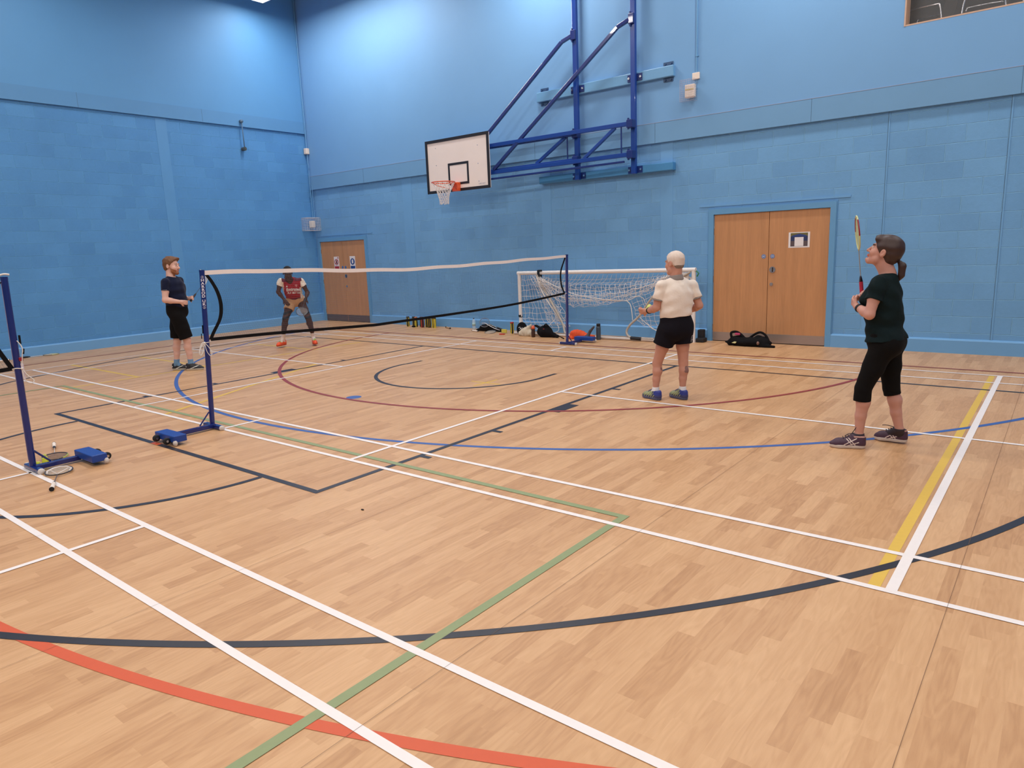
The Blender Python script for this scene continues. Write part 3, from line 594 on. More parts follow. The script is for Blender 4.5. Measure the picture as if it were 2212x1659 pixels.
# ------------------------------------------------------------------ badminton posts and nets
def post(loc, top, sgn, label, lettering=False, bo=(.175, .50)):
    e = empty('badminton_post', loc, label=label, cat='badminton post', group='badminton posts')
    tv = Vector(top)-Vector(loc)
    k = MB(); k.tube([(0, 0, .045), tuple(tv*.985)], .0245, 24); po = auto_smooth(k.build('upright', M_post, e))
    k = MB(); k.tube([tuple(tv*.985), tuple(tv)], .026, 20); k.build('top_cap', M_post, po)
    k = MB(); gx = [(0, sgn*.0245, .1), tuple(tv*.98+Vector((0, sgn*.0245, 0)))]; k.tube(gx, .0028, 4); k.build('cord_track', mat('track_grey', (150, 140, 168), .4) if 'track_grey' not in bpy.data.materials else bpy.data.materials['track_grey'], po)
    k = MB(); k.cbox((0.015, 0, .028), (.31, .05, .035), .006); k.cbox((.045, -sgn*(bo[1]-.04)/2, .035), (.045, bo[1]-.04, .04), .006)
    k.build('foot_bar', M_post, e)
    k = MB(); k.tube([(.0, -sgn*.02, .17), (.0, -sgn*.13, .05)], .008, 6); k.build('brace', M_post, e)
    bx_ = MB().cbox((bo[0], -sgn*bo[1], .064), (.37, .12, .062), .006).build('weight_box', M_box, e)
    for y in (.145, -.175):
        k = MB(); k.lathe([(.006, -.014), (.02, -.014), (.026, -.006), (.027, .006), (.018, .016), (.004, .02)], 14, Matrix.Translation((y+.03, 0, .022)) @ Matrix.Rotation(PI/2, 4, 'Y')); k.build('foot', M_foot, e, smooth=True)
    for x in (bo[0]-.18, bo[0]+.18):
        k = MB(); k.ball((x+.0, -sgn*(bo[1]+.05), .03), (.024, .02, .026)); k.build('foot', M_foot, e, smooth=True)
    for x in (bo[0]-.1, bo[0]+.1):
        wh = MB().lathe([(.010, -.014), (.027, -.014), (.032, -.009), (.032, .009), (.027, .014), (.010, .014)], 20, Matrix.Translation((x, -sgn*(bo[1]+.088), .048)) @ Matrix.Rotation(PI/2, 4, 'Y')).build('wheel', M_rub, e, smooth=True)
        MB().cyl((x-.02, -sgn*(bo[1]+.088), .048), (x+.02, -sgn*(bo[1]+.088), .048), .011, 12).build('hub', M_chrome, wh)
    if lettering:
        letters = '/HARROD UK/'; k = MB(); z = 1.492
        th0 = math.atan2(-3.43, 6.57)
        for ch in letters:
            st = .0305
            if ch == ' ': z -= .016; continue
            if ch == '/':
                vs = []; fs = []
                for rr, w in ((.0105, .002),):
                    for q in range(24):
                        a = 2*PI*q/24; vs += [((rr)*math.cos(a), (rr)*math.sin(a), 0), ((rr+w)*math.cos(a), (rr+w)*math.sin(a), 0)]
                    fs = [(2*q, 2*q+1, (2*q+3) % 48, (2*q+2) % 48) for q in range(24)]
                n0 = len(vs); vs += [(-.004, -.009, 0), (0, -.009, 0), (.005, .008, 0), (.001, .008, 0)]; fs.append((n0, n0+1, n0+2, n0+3))
            else:
                vs, fs = text_mesh(ch, .035, .0012); vs = [(v[0]*1.25, v[1], v[2]) for v in vs]
                bm = bmesh.new(); bv_ = [bm.verts.new(v) for v in vs]
                for f in fs:
                    try: bm.faces.new([bv_[q] for q in f])
                    except Exception: pass
                bmesh.ops.triangulate(bm, faces=bm.faces[:])
                for _ in range(3): bmesh.ops.subdivide_edges(bm, edges=[e_ for e_ in bm.edges if e_.calc_length() > .006], cuts=1, use_grid_fill=True)
                bmesh.ops.triangulate(bm, faces=bm.faces[:]); bm.verts.index_update()
                vs = [tuple(v.co) for v in bm.verts]; fs = [tuple(v.index for v in f.verts) for f in bm.faces]; bm.free()
            out = []
            for v in vs:
                a = th0 + v[0]/.0252; zz = z+v[1]; b = tv*(zz/tv.z)
                out.append((b.x+.0256*math.cos(a), b.y+.0256*math.sin(a), zz))
            k.add(out, fs); z -= st
        k.build('maker_lettering', mat('lettering_white', (225, 220, 232), .4), po)
    return e
pA = post((-.12, -.03, 0), (-.10, .045, 1.56), 1, 'navy badminton post with white vertical maker lettering, at the net near the man in navy', True)
pF = post((-.13, 6.32, 0), (-.10, 6.32, 1.51), -1, 'navy badminton post at the far end of the long net, by the goal', False, (.10, .40))
pB = post((-.10, -1.60, 0), (-.10, -1.57, 1.585), -1, 'navy badminton post at the picture edge with two rackets lying at its foot', False, (.165, .38))
for p in (pB,):
    for c in p.children: pass

def lerp(tab, t):
    return float(np.interp(t, [a for a, b in tab], [b for a, b in tab]))
def make_net(name, label, x, zT, zB, yL, yR, nu, nv, ylen):
    sm = lambda T: [(p.x, p.y) for p in curve([(a, b, 0) for a, b in T], 8)]
    zT, zB, yL, yR = sm(zT), sm(zB), sm(yL), sm(yR)
    e = empty(name, (x, 0, 0), label=label, cat='badminton net', group='badminton nets')
    def P(u, v):
        y = lerp(yL, v)*(1-u)+lerp(yR, v)*u; z = lerp(zT, u)*(1-v)+lerp(zB, u)*v
        return (.018*math.sin(u*9+v*2)*math.sin(PI*v)+.01*math.sin(u*31)*v*(1-v), y, z)
    k = MB()
    for i in range(nu+1):
        u = i/nu; k.tube([P(u, v) for v in np.linspace(0, 1, 9)], .0006, 3, caps=False)
    for j in range(1, nv):
        v = j/nv; k.tube([P(u, v) for u in np.linspace(0, 1, 90)], .0006, 3, caps=False)
    nm = k.build('mesh', M_net, e)
    def ribbon(nm_, ptf, n, hw, t, m):
        k = MB(); vs = []; fs = []
        for i in range(n+1):
            a, b = ptf(i/n); a = Vector(a); b = Vector(b)
            for dx in (-t, t): vs += [(a.x+dx, a.y, a.z), (b.x+dx, b.y, b.z)]
        for i in range(n):
            q = 4*i
            fs += [(q, q+1, q+5, q+4), (q+2, q+6, q+7, q+3), (q, q+4, q+6, q+2), (q+1, q+3, q+7, q+5)]
        fs += [(0, 2, 3, 1), (4*n, 4*n+1, 4*n+3, 4*n+2)]
        k.add(vs, fs); return auto_smooth(k.build(nm_, m, e))
    def tp(u):
        a = P(u, 0); wv = .004*math.sin(u*40); return (a[0], a[1], a[2]+.012+wv), (a[0], a[1], a[2]-.03+wv)
    ribbon('top_tape', tp, 120, 0, .004, M_tape)
    def bt(u): a = P(u, 1); return (a[0], a[1], a[2]+.016), (a[0], a[1], a[2]-.016)
    ribbon('bottom_band', bt, 90, 0, .003, M_black)
    def sb(u0, s_):
        def f(v): a = P(u0, v); return (a[0], a[1]-.018, a[2]), (a[0], a[1]+.018, a[2])
        return f
    ribbon('side_band', sb(0, 1), 30, 0, .003, M_black); ribbon('side_band', sb(1, -1), 30, 0, .003, M_black)
    return e, P
nA, PA = make_net('badminton_net', 'long badminton net with white top tape across the middle court', -.1,
    [(0, 1.54), (.13, 1.522), (.39, 1.452), (.55, 1.448), (.68, 1.456), (.85, 1.475), (1, 1.487)], [(0, .885), (.12, .861), (.31, .806), (.38, .798), (.74, .807), (1, .874)],
    [(0, .062), (.12, .12), (.3, .172), (.5, .19), (.7, .165), (.9, .085), (1, .05)], [(0, 6.29), (.12, 6.24), (.35, 6.16), (.55, 6.145), (.8, 6.17), (1, 6.235)], 300, 33, 6.2)
k = MB()
k.tube(curve([(0, .05, .87), (-.0, .0, .862), (.02, -.04, .86)], 4), .004, 6); k.tube(curve([(.0, .06, 1.53), (0, .045, 1.55), (0, .03, 1.56)], 4), .006, 6)
kn = (.022, -.028, .862)
k.tube(curve([kn, (.03, -.07, .83), (.035, -.10, .77), (.03, -.08, .75), (.026, -.05, .79), kn], 6), .0035, 6)
k.tube(curve([kn, (.035, -.0, .82), (.04, .025, .76), (.035, .01, .73), (.03, -.02, .78), kn], 6), .0035, 6)
k.tube(curve([kn, (.03, -.06, .86), (.03, -.09, .8), (.03, -.085, .74)], 6), .0035, 6); k.ball(kn, .011)
k.tube([(-.0, .0+.026*math.cos(a)-.01, .862+.0*a) if False else (-.0-.003+.028*math.cos(a), -.003+.028*math.sin(a), .862) for a in np.linspace(0, 2*PI, 17)[:-1]], .0035, 6, closed=True)
k.build('tie_cord', M_cord, nA, smooth=True)
k = MB(); k.tube(curve([(-.008, -.012, 1.03), (-.014, -.010, .99), (-.016, -.012, .95)], 4), .006, 6); k.tube([(-.018, -.03, .90), (-.02, -.026, .95)], .004, 6); k.build('hook_strap', M_black, nA)
MB().tube([(0, 6.235, .874), (0, 6.31, .874)], .004, 6).build('tie_cord', M_cord, nA); MB().tube([(0, 6.29, 1.49), (0, 6.315, 1.505)], .004, 6).build('tie_cord', M_cord, nA)
nB, PB = make_net('badminton_net', 'badminton net at the picture edge, only its black lower corner showing', -.1, [(0, 1.545), (.4, 1.47), (1, 1.53)], [(0, .86), (.3, .8), (1, .86)],
    [(0, -1.61), (.3, -1.76), (.6, -1.74), (1, -1.625)], [(0, -7.72), (.5, -7.6), (1, -7.72)], 300, 33, 6.1)
k = MB(); k.tube(curve([(0, -1.63, 1.56), (0, -1.60, 1.595), (.01, -1.57, 1.605), (.005, -1.535, 1.60)], 5), .008, 6); k.tube(curve([(0, -1.625, .855), (.02, -1.6, .86), (.03, -1.57, .855)], 4), .004, 6)
kn = (.03, -1.565, .855); k.ball(kn, .01)
k.tube(curve([kn, (.035, -1.54, .8), (.04, -1.50, .75), (.04, -1.52, .73), (.035, -1.56, .76), kn], 6), .004, 6); k.tube(curve([kn, (.03, -1.55, .95), (.03, -1.54, 1.02), (.02, -1.565, 1.08)], 6), .004, 6)
k.build('tie_cord', M_cord, nB, smooth=True)
k = MB(); k.tube([(.02, -1.545, 1.05), (.01, -1.54, 1.12)], .008, 6); k.tube([(.03, -1.54, .97), (.02, -1.53, 1.01)], .008, 6); k.build('hook_strap', M_black, nB)
k = MB(); k.cbox((.026, -1.56, .93), (.012, .03, .03), .004); k.build('red_clip', mat('clip_red', (150, 30, 44), .4), nB)
k = MB(); k.cbox((.026, -1.56, .83), (.01, .02, .13), .003); k.build('white_tab', mat('tab_white', (214, 200, 214), .5), nB)

# ------------------------------------------------------------------ goal against the wall
gl = empty('goal', (-.14, 7.38, 0), label='white five-a-side goal folded against the wall with its net hitched up', cat='goal')
GO = (.14, -7.38, 0); GY = 7.37
k = MB(); k.tube([(-1.925, GY, .0), (-1.925, GY, 1.17)], .035, 16); auto_smooth(k.build('goal_post', M_wpaint, gl, loc=GO))
k = MB(); k.tube([(1.665, GY, .0), (1.665, GY, 1.19)], .035, 16); auto_smooth(k.build('goal_post', M_wpaint, gl, loc=GO))
k = MB(); k.tube([(-1.96, GY, 1.165), (1.70, GY, 1.188)], .036, 16); auto_smooth(k.build('crossbar', M_wpaint, gl, loc=GO))
k = MB(); k.cbox((1.52, GY+.0, 1.08), (.12, .03, .13), .008); k.tube([(1.45, GY+.03, 1.14), (1.63, GY+.03, 1.03)], .015, 8); k.build('corner_bracket', M_wpaint, gl, loc=GO)
k = MB(); k.tube([(1.71, GY-.01, 1.17+.0), (1.75, GY-.0, 1.13), (1.72, GY, 1.08)], .012, 8); k.build('green_tie', mat('tie_green', (60, 130, 100), .6), gl, loc=GO)
k = MB(); k.tube([(-1.93, 7.16, .028), (1.70, 7.18, .028)], .026, 14); auto_smooth(k.build('ground_bar', mat('ground_bar_dull', (206, 196, 190), .4), gl, loc=GO))
M_tubeg = mat('tube_scuffed', (178, 168, 158), .4, var=.25, scale=18)
k = MB(); k.tube(curve([(1.62, 7.33, 1.15), (1.3, 7.32, .98), (.98, 7.30, .76), (.75, 7.26, .44), (.58, 7.22, .27), (.52, 7.2, .16), (.56, 7.18, .08), (.68, 7.17, .05), (1.05, 7.17, .05)], 8), .02, 10); auto_smooth(k.build('side_support', M_tubeg, gl, loc=GO), 60)
k = MB(); k.tube(curve([(-1.47, 7.34, 1.14), (-1.35, 7.33, .93), (-1.2, 7.31, .72), (-1.0, 7.27, .46), (-.84, 7.24, .22), (-.78, 7.2, .1), (-.72, 7.17, .05)], 8), .02, 10); auto_smooth(k.build('side_support', M_tubeg, gl, loc=GO), 60)
k = MB(); k.box2((-1.46, GY-.045, 1.09), (-1.41, GY+.045, 1.22)); k.box2((-1.44, GY-.05, 1.2), (-1.36, GY-.02, 1.225)); k.tube([(-1.95, GY, .34), (-1.9, GY, .34)], .038, 12); k.build('strap', M_black, gl, loc=GO)
k = MB(); k.tube([(-1.925, GY, .31), (-1.925, GY, .325)], .0365, 16); k.tube([(.62, 7.165, .045), (.82, 7.165, .04)], .031, 10); k.build('tape_wrap', M_rub, gl, loc=GO)
rn = random.Random(3)
def drape(mb, ctrl, nu, nv, r, jit=.012, yf=lambda u, v: 0, diag=False):
    ctrl = np.array(ctrl, float)                  # rows x cols x (x,z)
    R0, C0 = ctrl.shape[:2]
    def S_(u, v):
        fu = u*(C0-1); fv = v*(R0-1); i = min(int(fu), C0-2); j = min(int(fv), R0-2); a = fu-i; b = fv-j
        a2 = a; b2 = b
        return (ctrl[j, i]*(1-a2)+ctrl[j, i+1]*a2)*(1-b2)+(ctrl[j+1, i]*(1-a2)+ctrl[j+1, i+1]*a2)*b2
    G = [[None]*(nu+1) for _ in range(nv+1)]
    for j in range(nv+1):
        for i in range(nu+1):
            u, v = i/nu, j/nv
            p = S_(min(1, max(0, u)), v); jj = jit if 0 < j else jit*.2
            G[j][i] = (p[0]+rn.uniform(-jj, jj), yf(u, v)+rn.uniform(-.02, .02), p[1]+rn.uniform(-jj, jj)-.012*abs(math.sin(i*1.7))*v)
    for j in range(nv+1):
        if j: mb.tube(curve(G[j], 3), r, 4, caps=False)
    for i in range(nu+1): mb.tube(curve([G[j][i] for j in range(nv+1)], 3), r, 4, caps=False)
nt_ = MB(); tr = .0037; yb = 7.38
drape(nt_, [[(-1.9, 1.13), (-1.7, 1.13), (-1.46, 1.13)], [(-1.9, .85), (-1.62, .88), (-1.36, .86)], [(-1.9, .55), (-1.55, .55), (-1.18, .56)], [(-1.9, .27), (-1.5, .26), (-.97, .3)], [(-1.86, .05), (-1.4, .12), (-.84, .16)]], 9, 11, tr, .012, lambda u, v: yb+.1*u*v)
drape(nt_, [[(-1.62, 1.12), (-1.46, 1.13)], [(-1.5, .9), (-1.33, .9)], [(-1.36, .66), (-1.16, .7)], [(-1.3, .4), (-1.0, .45)], [(-1.24, .28), (-.9, .24)]], 5, 14, tr, .022, lambda u, v: yb-.05)
drape(nt_, [[(-1.44, 1.12), (-.5, 1.125), (.4, 1.13), (1.3, 1.14)], [(-1.42, 1.04), (-.6, .99), (.36, 1.0), (1.25, 1.09)], [(-1.4, 1.0), (-.75, .95), (.3, .96), (1.2, 1.04)]], 30, 3, tr*.8, .008, lambda u, v: yb+.02)
sw_up = [(-1.46, 1.12), (-1.1, 1.03), (-.78, .97), (-.18, .93), (.38, .97), (1.0, 1.07), (1.25, 1.12)]; sw_lo = [(-1.40, .92), (-1.15, .72), (-.72, .56), (-.12, .58), (.42, .68), (.95, .86), (1.2, 1.05)]
mid = [((a[0]+b[0])/2, (a[1]+b[1])/2) for a, b in zip(sw_up, sw_lo)]
drape(nt_, [sw_up, mid, sw_lo], 34, 4, tr, .018, lambda u, v: yb-.03-.05*math.sin(PI*v))
drape(nt_, [sw_up, [(m[0]+.03, m[1]+.02) for m in mid], [(b[0]+.05, b[1]+.06) for b in sw_lo]], 30, 6, tr*.9, .022, lambda u, v: yb+.04)
drape(nt_, [[(.5, .67), (.8, .8), (1.2, 1.05), (1.6, 1.08)], [(.56, .52), (.9, .6), (1.25, .7), (1.62, .75)], [(.58, .36), (.9, .38), (1.25, .42), (1.63, .4)], [(.7, .25), (.95, .18), (1.3, .1), (1.62, .06)]], 11, 8, tr*.85, .01, lambda u, v: yb+.05)
drape(nt_, [[(-1.46, 1.1), (-1.3, 1.05)], [(-1.34, .9), (-1.14, .9)], [(-1.2, .66), (-1.0, .7)], [(-1.08, .42), (-.86, .48)], [(-1.0, .22), (-.8, .22)]], 4, 15, tr, .026, lambda u, v: yb-.07)
drape(nt_, [[(m[0]+.05, m[1]+.05) for m in mid], [(b[0]+.02, b[1]+.03) for b in sw_lo]], 40, 3, tr, .02, lambda u, v: yb-.06)
nt_.build('goal_net', M_wnet, gl, loc=GO)
k = MB()
k.tube(curve([(-1.49, yb-.03, 1.11), (-1.09, yb-.06, .94), (-.58, yb-.08, .77), (-.09, yb-.08, .7), (.45, yb-.06, .67)], 8), .0065, 6)
k.tube(curve([(-1.1, yb-.05, .74), (-.7, yb-.06, .70), (-.1, yb-.05, .67), (.44, yb-.06, .675), (.65, yb-.05, .745), (.77, yb-.05, .72), (.81, yb-.04, .62)], 8), .0065, 6)
k.tube(curve([(.46, yb-.06, .67), (.53, yb-.06, .6), (.56, yb-.06, .45), (.565, yb-.05, .33)], 8), .008, 6)
k.tube(curve([(-1.47, yb-.06, 1.1), (-1.38, yb-.07, .88), (-1.2, yb-.08, .62), (-1.0, yb-.09, .38), (-.8, yb-.09, .15)], 8), .012, 6)
k.tube(curve([(.72, 7.25, .42), (.85, 7.28, .3), (1.05, 7.3, .17), (1.4, 7.3, .08)], 8), .006, 6)
k.tube(curve([(-1.0, 7.2, .3), (-1.08, 7.12, .18), (-1.0, 7.1, .08), (-.86, 7.12, .12), (-.9, 7.15, .25)], 8), .005, 6)
k.tube(curve([(-1.9, 7.3, .25), (-1.85, 7.22, .14), (-1.88, 7.2, .05)], 6), .004, 6)
k.build('net_rope', M_cord, gl, loc=GO, smooth=True)

# ------------------------------------------------------------------ bodies : signed distance fields turned into one continuous mesh
import openvdb
class Fld:
    def __init__(s, lo, hi, vox):
        s.lo = np.array(lo, float); s.vox = vox; n = np.ceil((np.array(hi)-s.lo)/vox).astype(int)+1
        s.a = np.full(n, 0.5, np.float32); s.n = n
    def _sub(s, lo, hi, pad):
        i0 = np.maximum(np.floor((np.array(lo)-pad-s.lo)/s.vox).astype(int), 0); i1 = np.minimum(np.ceil((np.array(hi)+pad-s.lo)/s.vox).astype(int)+1, s.n)
        if (i1 <= i0).any(): return None, None
        sl = tuple(slice(a, b) for a, b in zip(i0, i1))
        g = np.meshgrid(*[s.lo[k]+s.vox*np.arange(i0[k], i1[k], dtype=np.float32) for k in range(3)], indexing='ij')
        return sl, np.stack(g, -1)
    def _mix(s, sl, d, k, op):
        A = s.a[sl]; d = d.astype(np.float32)
        if op == '+':
            if k > 0:
                h = np.clip(.5+.5*(A-d)/k, 0, 1); s.a[sl] = A*(1-h)+d*h-k*h*(1-h)
            else: s.a[sl] = np.minimum(A, d)
        else:
            if k > 0:
                d = -d; h = np.clip(.5-.5*(A-d)/k, 0, 1); s.a[sl] = A*(1-h)+d*h+k*h*(1-h)
            else: s.a[sl] = np.maximum(A, -d)
    def cone(s, a, b, ra, rb, k=.012, op='+', flat=None):
        a = np.array(a, float); b = np.array(b, float); R_ = max(ra, rb)
        sl, p = s._sub(np.minimum(a, b)-R_, np.maximum(a, b)+R_, .03+k)
        if sl is None: return s
        ab = b-a; L2 = max(ab@ab, 1e-9); ap = p-a.astype(np.float32); t = np.clip((ap@ab)/L2, 0, 1)
        q = ap-t[..., None]*ab.astype(np.float32)
        if flat is not None:                        # squash along unit vector flat[:3] by factor flat[3]
            f = np.array(flat[:3]); f = f/np.linalg.norm(f); c = q@f; q = q+(c*(flat[3]-1))[..., None]*f.astype(np.float32)
        d = np.sqrt((q*q).sum(-1))-(ra+t*(rb-ra))
        if flat is not None: d = d*min(1, 1/flat[3]) if flat[3] > 1 else d
        s._mix(sl, d, k, op); return s
    def ell(s, c, r, ax=None, k=.012, op='+'):
        c = np.array(c, float); r = np.array(r, float); ax = np.eye(3) if ax is None else np.array(ax, float)
        R_ = r.max(); sl, p = s._sub(c-R_, c+R_, .03+k)
        if sl is None: return s
        q = (p-c.astype(np.float32))@ax.T.astype(np.float32)
        k0 = np.sqrt(((q/r)**2).sum(-1)); k1 = np.sqrt(((q/(r*r))**2).sum(-1))+1e-6
        s._mix(sl, k0*(k0-1)/k1, k, op); return s
    def cut(s, p0, n, k=0):                         # remove the side n points to
        p0 = np.array(p0, float); n = np.array(n, float); n = n/np.linalg.norm(n)
        g = [s.lo[i]+s.vox*np.arange(s.n[i], dtype=np.float32) for i in range(3)]
        d = (g[0][:, None, None]-p0[0])*n[0]+(g[1][None, :, None]-p0[1])*n[1]+(g[2][None, None, :]-p0[2])*n[2]
        s.a = np.maximum(s.a, d.astype(np.float32)); return s
    def wrinkle(s, amp, fx=(30, 30, 60), seed=0):
        g = [s.lo[i]+s.vox*np.arange(s.n[i], dtype=np.float32) for i in range(3)]
        x, y, z = g[0][:, None, None], g[1][None, :, None], g[2][None, None, :]
        w = np.sin(fx[0]*x+seed+2.2*np.sin(fx[2]*.23*z+seed*1.7))*np.sin(fx[1]*y+1.3*seed+1.9*np.sin(fx[0]*.31*x+z*9))+.8*np.sin(fx[2]*z+3*np.sin(fx[0]*.2*x+seed)+3*np.sin(fx[1]*.22*y))*np.sin(7*x+5*y+seed)
        s.a = s.a+np.where(s.a < .05, amp*w, 0).astype(np.float32); return s
    def union(s, o, k=.004):
        h = np.clip(.5+.5*(s.a-o.a)/k, 0, 1); s.a = s.a*(1-h)+o.a*h-k*h*(1-h); return s
    def mesh(s, name, mats, parent=None, matfn=None):
        g = openvdb.FloatGrid(0.5); g.copyFromArray(np.ascontiguousarray(s.a)); g.transform = openvdb.createLinearTransform(voxelSize=s.vox)
        pts, tri, quad = g.convertToPolygons(isovalue=0.0, adaptivity=0.0)
        pts = np.array(pts)+s.lo
        me = bpy.data.meshes.new(name); me.from_pydata(pts.tolist(), [], [tuple(map(int, q[::-1])) for q in quad]+[tuple(map(int, q[::-1])) for q in tri])
        if not isinstance(mats, (list, tuple)): mats = [mats]
        for m in mats: me.materials.append(m)
        me.polygons.foreach_set('use_smooth', [True]*len(me.polygons))
        if matfn is not None:
            n = len(me.polygons); cc = np.empty(n*3); me.polygons.foreach_get('center', cc); cc = cc.reshape(-1, 3)
            me.polygons.foreach_set('material_index', matfn(cc).astype(np.int32))
        me.update(); return link(name, me, parent)
def V3(*a): return np.array(a, float)
def unit(v): v = np.array(v, float); return v/np.linalg.norm(v)
def basis(fwd, up=(0, 0, 1)):                       # rows : left, forward, up
    f = unit(fwd); u = np.array(up, float); u = unit(u-f*(u@f)); l = np.cross(u, f); return np.array([l, f, u])

class Scaled:
    def __init__(s, F, z): s.F, s.z = F, z
    def ell(s, c, r, ax=None, k=.012, op='+'): s.F.ell(c, tuple(v*s.z for v in r), ax, k, op)
    def cone(s, a, b, ra, rb, k=.012, op='+', flat=None): s.F.cone(a, b, ra*s.z, rb*s.z, k, op, flat)
    def cut(s, *a): s.F.cut(*a)
    def wrinkle(s, *a): s.F.wrinkle(*a)
def head(F, c, B, k=.008, jaw=1.0, sz=1.0):
    F = Scaled(F, sz); P = lambda x, y, z: c+B.T@(V3(x, y, z)*sz)
    F.ell(P(0, -.012, .032), (.0745, .093, .083), B, k); F.ell(P(0, .034, -.025), (.058, .058, .082), B, .015)
    F.cone(P(-.03*jaw, .028, -.07), P(0, .072, -.1), .036, .02, .015); F.cone(P(.03*jaw, .028, -.07), P(0, .072, -.1), .036, .02, .015)
    for s_ in (-1, 1):
        F.ell(P(.036*s_, .062, -.03), (.026, .026, .028), B, .015); F.ell(P(.03*s_, .096, .008), (.017, .012, .009), B, .008, '-')
        F.ell(P(.03*s_, .079, .005), (.0125, .0115, .0095), B, .002)
        F.ell(P(.077*s_, -.006, -.008), (.010, .02, .031), B, .006); F.ell(P(.086*s_, -.002, -.006), (.005, .011, .019), B, .003, '-')
    F.cone(P(-.034, .084, .024), P(.034, .084, .024), .009, .009, .012)
    F.cone(P(0, .088, .012), P(0, .111, -.03), .007, .0115, .007); F.cone(P(-.011, .098, -.034), P(.011, .098, -.034), .007, .007, .005)
    F.ell(P(0, .092, -.058), (.023, .011, .0055), B, .004); F.ell(P(0, .0905, -.068), (.02, .011, .0062), B, .004); F.ell(P(0, .088, -.094), (.018, .014, .013), B, .01)
def face_mats(cc, c, B, sz=1.0):
    """0 skin, 1 lips, 2 eye white, 3 iris and brow"""
    q = (cc-c)@B.T/sz; x, y, z = np.abs(q[:, 0]), q[:, 1], q[:, 2]; m = np.zeros(len(cc), int)
    m[(x < .022) & (y > .086) & (z < -.0535) & (z > -.073)] = 1
    m[(x > .018) & (x < .042) & (y > .078) & (np.abs(z-.005) < .0065)] = 2
    m[(np.abs(x-.03) < .006) & (y > .078) & (np.abs(z-.005) < .0065)] = 3
    m[(x > .015) & (x < .045) & (y > .072) & (np.abs(z-.0265+.15*(x-.03)) < .0042)] = 3
    return m
def hand(F, w, d, pn, thumb, curl=.5, s=1.0, k=.004, spread=.0):
    """w wrist, d direction of the fingers, pn palm normal (the side fingers curl to), thumb +1/-1"""
    d = unit(d); pn = np.array(pn, float); pn = unit(pn-d*(pn@d)); l = np.cross(pn, d)*thumb
    w = np.array(w, float)
    F.cone(w-d*.02, w+d*.03*s, .021*s, .024*s, .012)
    for o in (-.024, -.008, .008, .024): F.cone(w+d*.018*s+l*o*.75*s, w+d*.078*s+l*o*s, .0135*s, .0115*s, .008)
    for i, (o, L_) in enumerate(((.027, .92), (.009, 1.0), (-.009, .95), (-.026, .78))):
        p = w+d*.082*s+l*o*s; ang = curl*.55; a = unit(d+l*(o*spread*20)); r = .0092
        for seg in (.040, .026, .021):
            dv = a*math.cos(ang)+pn*math.sin(ang); q = p+dv*seg*L_*s
            F.cone(p, q, r*s, (r-.0012)*s, k); p = q; r -= .0012; ang += curl*1.05
    p = w+d*.028*s+l*.024*s; dv = unit(d*.65+l*.7+pn*.25); q = p+dv*.038*s; F.cone(p, q, .0135*s, .0105*s, .008)
    dv = unit(d*.85+l*.25+pn*(.25+.5*curl)); F.cone(q, q+dv*.032*s, .0105*s, .008*s, k)
def shoe(name, heel, toe, parent, mu, ms, s=1.0, lift=0.0, accents=None, tongue=None, w=1.0, vox=.004):
    """heel / toe : ends of the sole on the floor ; upper is the part, sole the sub-part"""
    h = V3(heel[0], heel[1], heel[2]); t = V3(toe[0], toe[1], toe[2]); L_ = np.linalg.norm(t-h); B = basis(t-h); z0 = h[2]
    P = lambda x, y, z: h+B.T@V3(x*w, y*L_, z)
    lo = np.minimum(h, t)-.09; hi = np.maximum(h, t)+.09; lo[2] = min(h[2], t[2])-.01; hi[2] = max(h[2], t[2])+.16
    U = Fld(lo, hi, vox)
    U.cone(P(0, .14, .052), P(0, .30, .052), .036, .036, .01); U.cone(P(0, .14, .03), P(0, .75, .03), .036, .042, .02); U.cone(P(0, .32, .06), P(0, .72, .036), .033, .033, .02)
    U.cone(P(0, .72, .03), P(.0, .88, .026), .040, .028, .015); U.cone(P(0, .12, .08), P(0, .30, .085), .032, .032, .015)
    U.cone(P(0, .38, .088), P(0, .5, .07), .022, .02, .012)
    U.ell(P(0, .21, .118), (.027*w, .042, .028), B, .004, '-')
    U.cut(P(0, 0, .024), B.T@V3(0, 0, -1))
    def mf(cc):
        q = (cc-h)@B.T; m = np.zeros(len(cc), int)
        if accents: m = accents(q[:, 0]/w, q[:, 1]/L_, q[:, 2], m)
        return m
    up = U.mesh(name, mu, parent, mf)
    So = Fld(lo, hi, vox)
    So.cone(P(0, .15, .018), P(0, .3, .018), .038, .036, .01, flat=(0, 0, 1, 1.0)); So.cone(P(0, .3, .018), P(0, .72, .018), .036, .044, .02); So.cone(P(0, .72, .018), P(0, .87, .02), .044, .03, .02)
    So.cut(P(0, 0, .030), B.T@V3(0, 0, 1)); So.cut(P(0, 0, .002), B.T@V3(0, 0, -1))
    So.mesh('sole', ms, up)
    # laces
    k = MB()
    for q in (.40, .47, .54, .61):
        zz = .125-.115*(q-.3); k.tube([tuple(P(-.02, q, zz-.012)), tuple(P(0, q+.02, zz)), tuple(P(.02, q, zz-.012))], .003, 5)
    k.build('laces', tongue or mu[0], up)
    return up

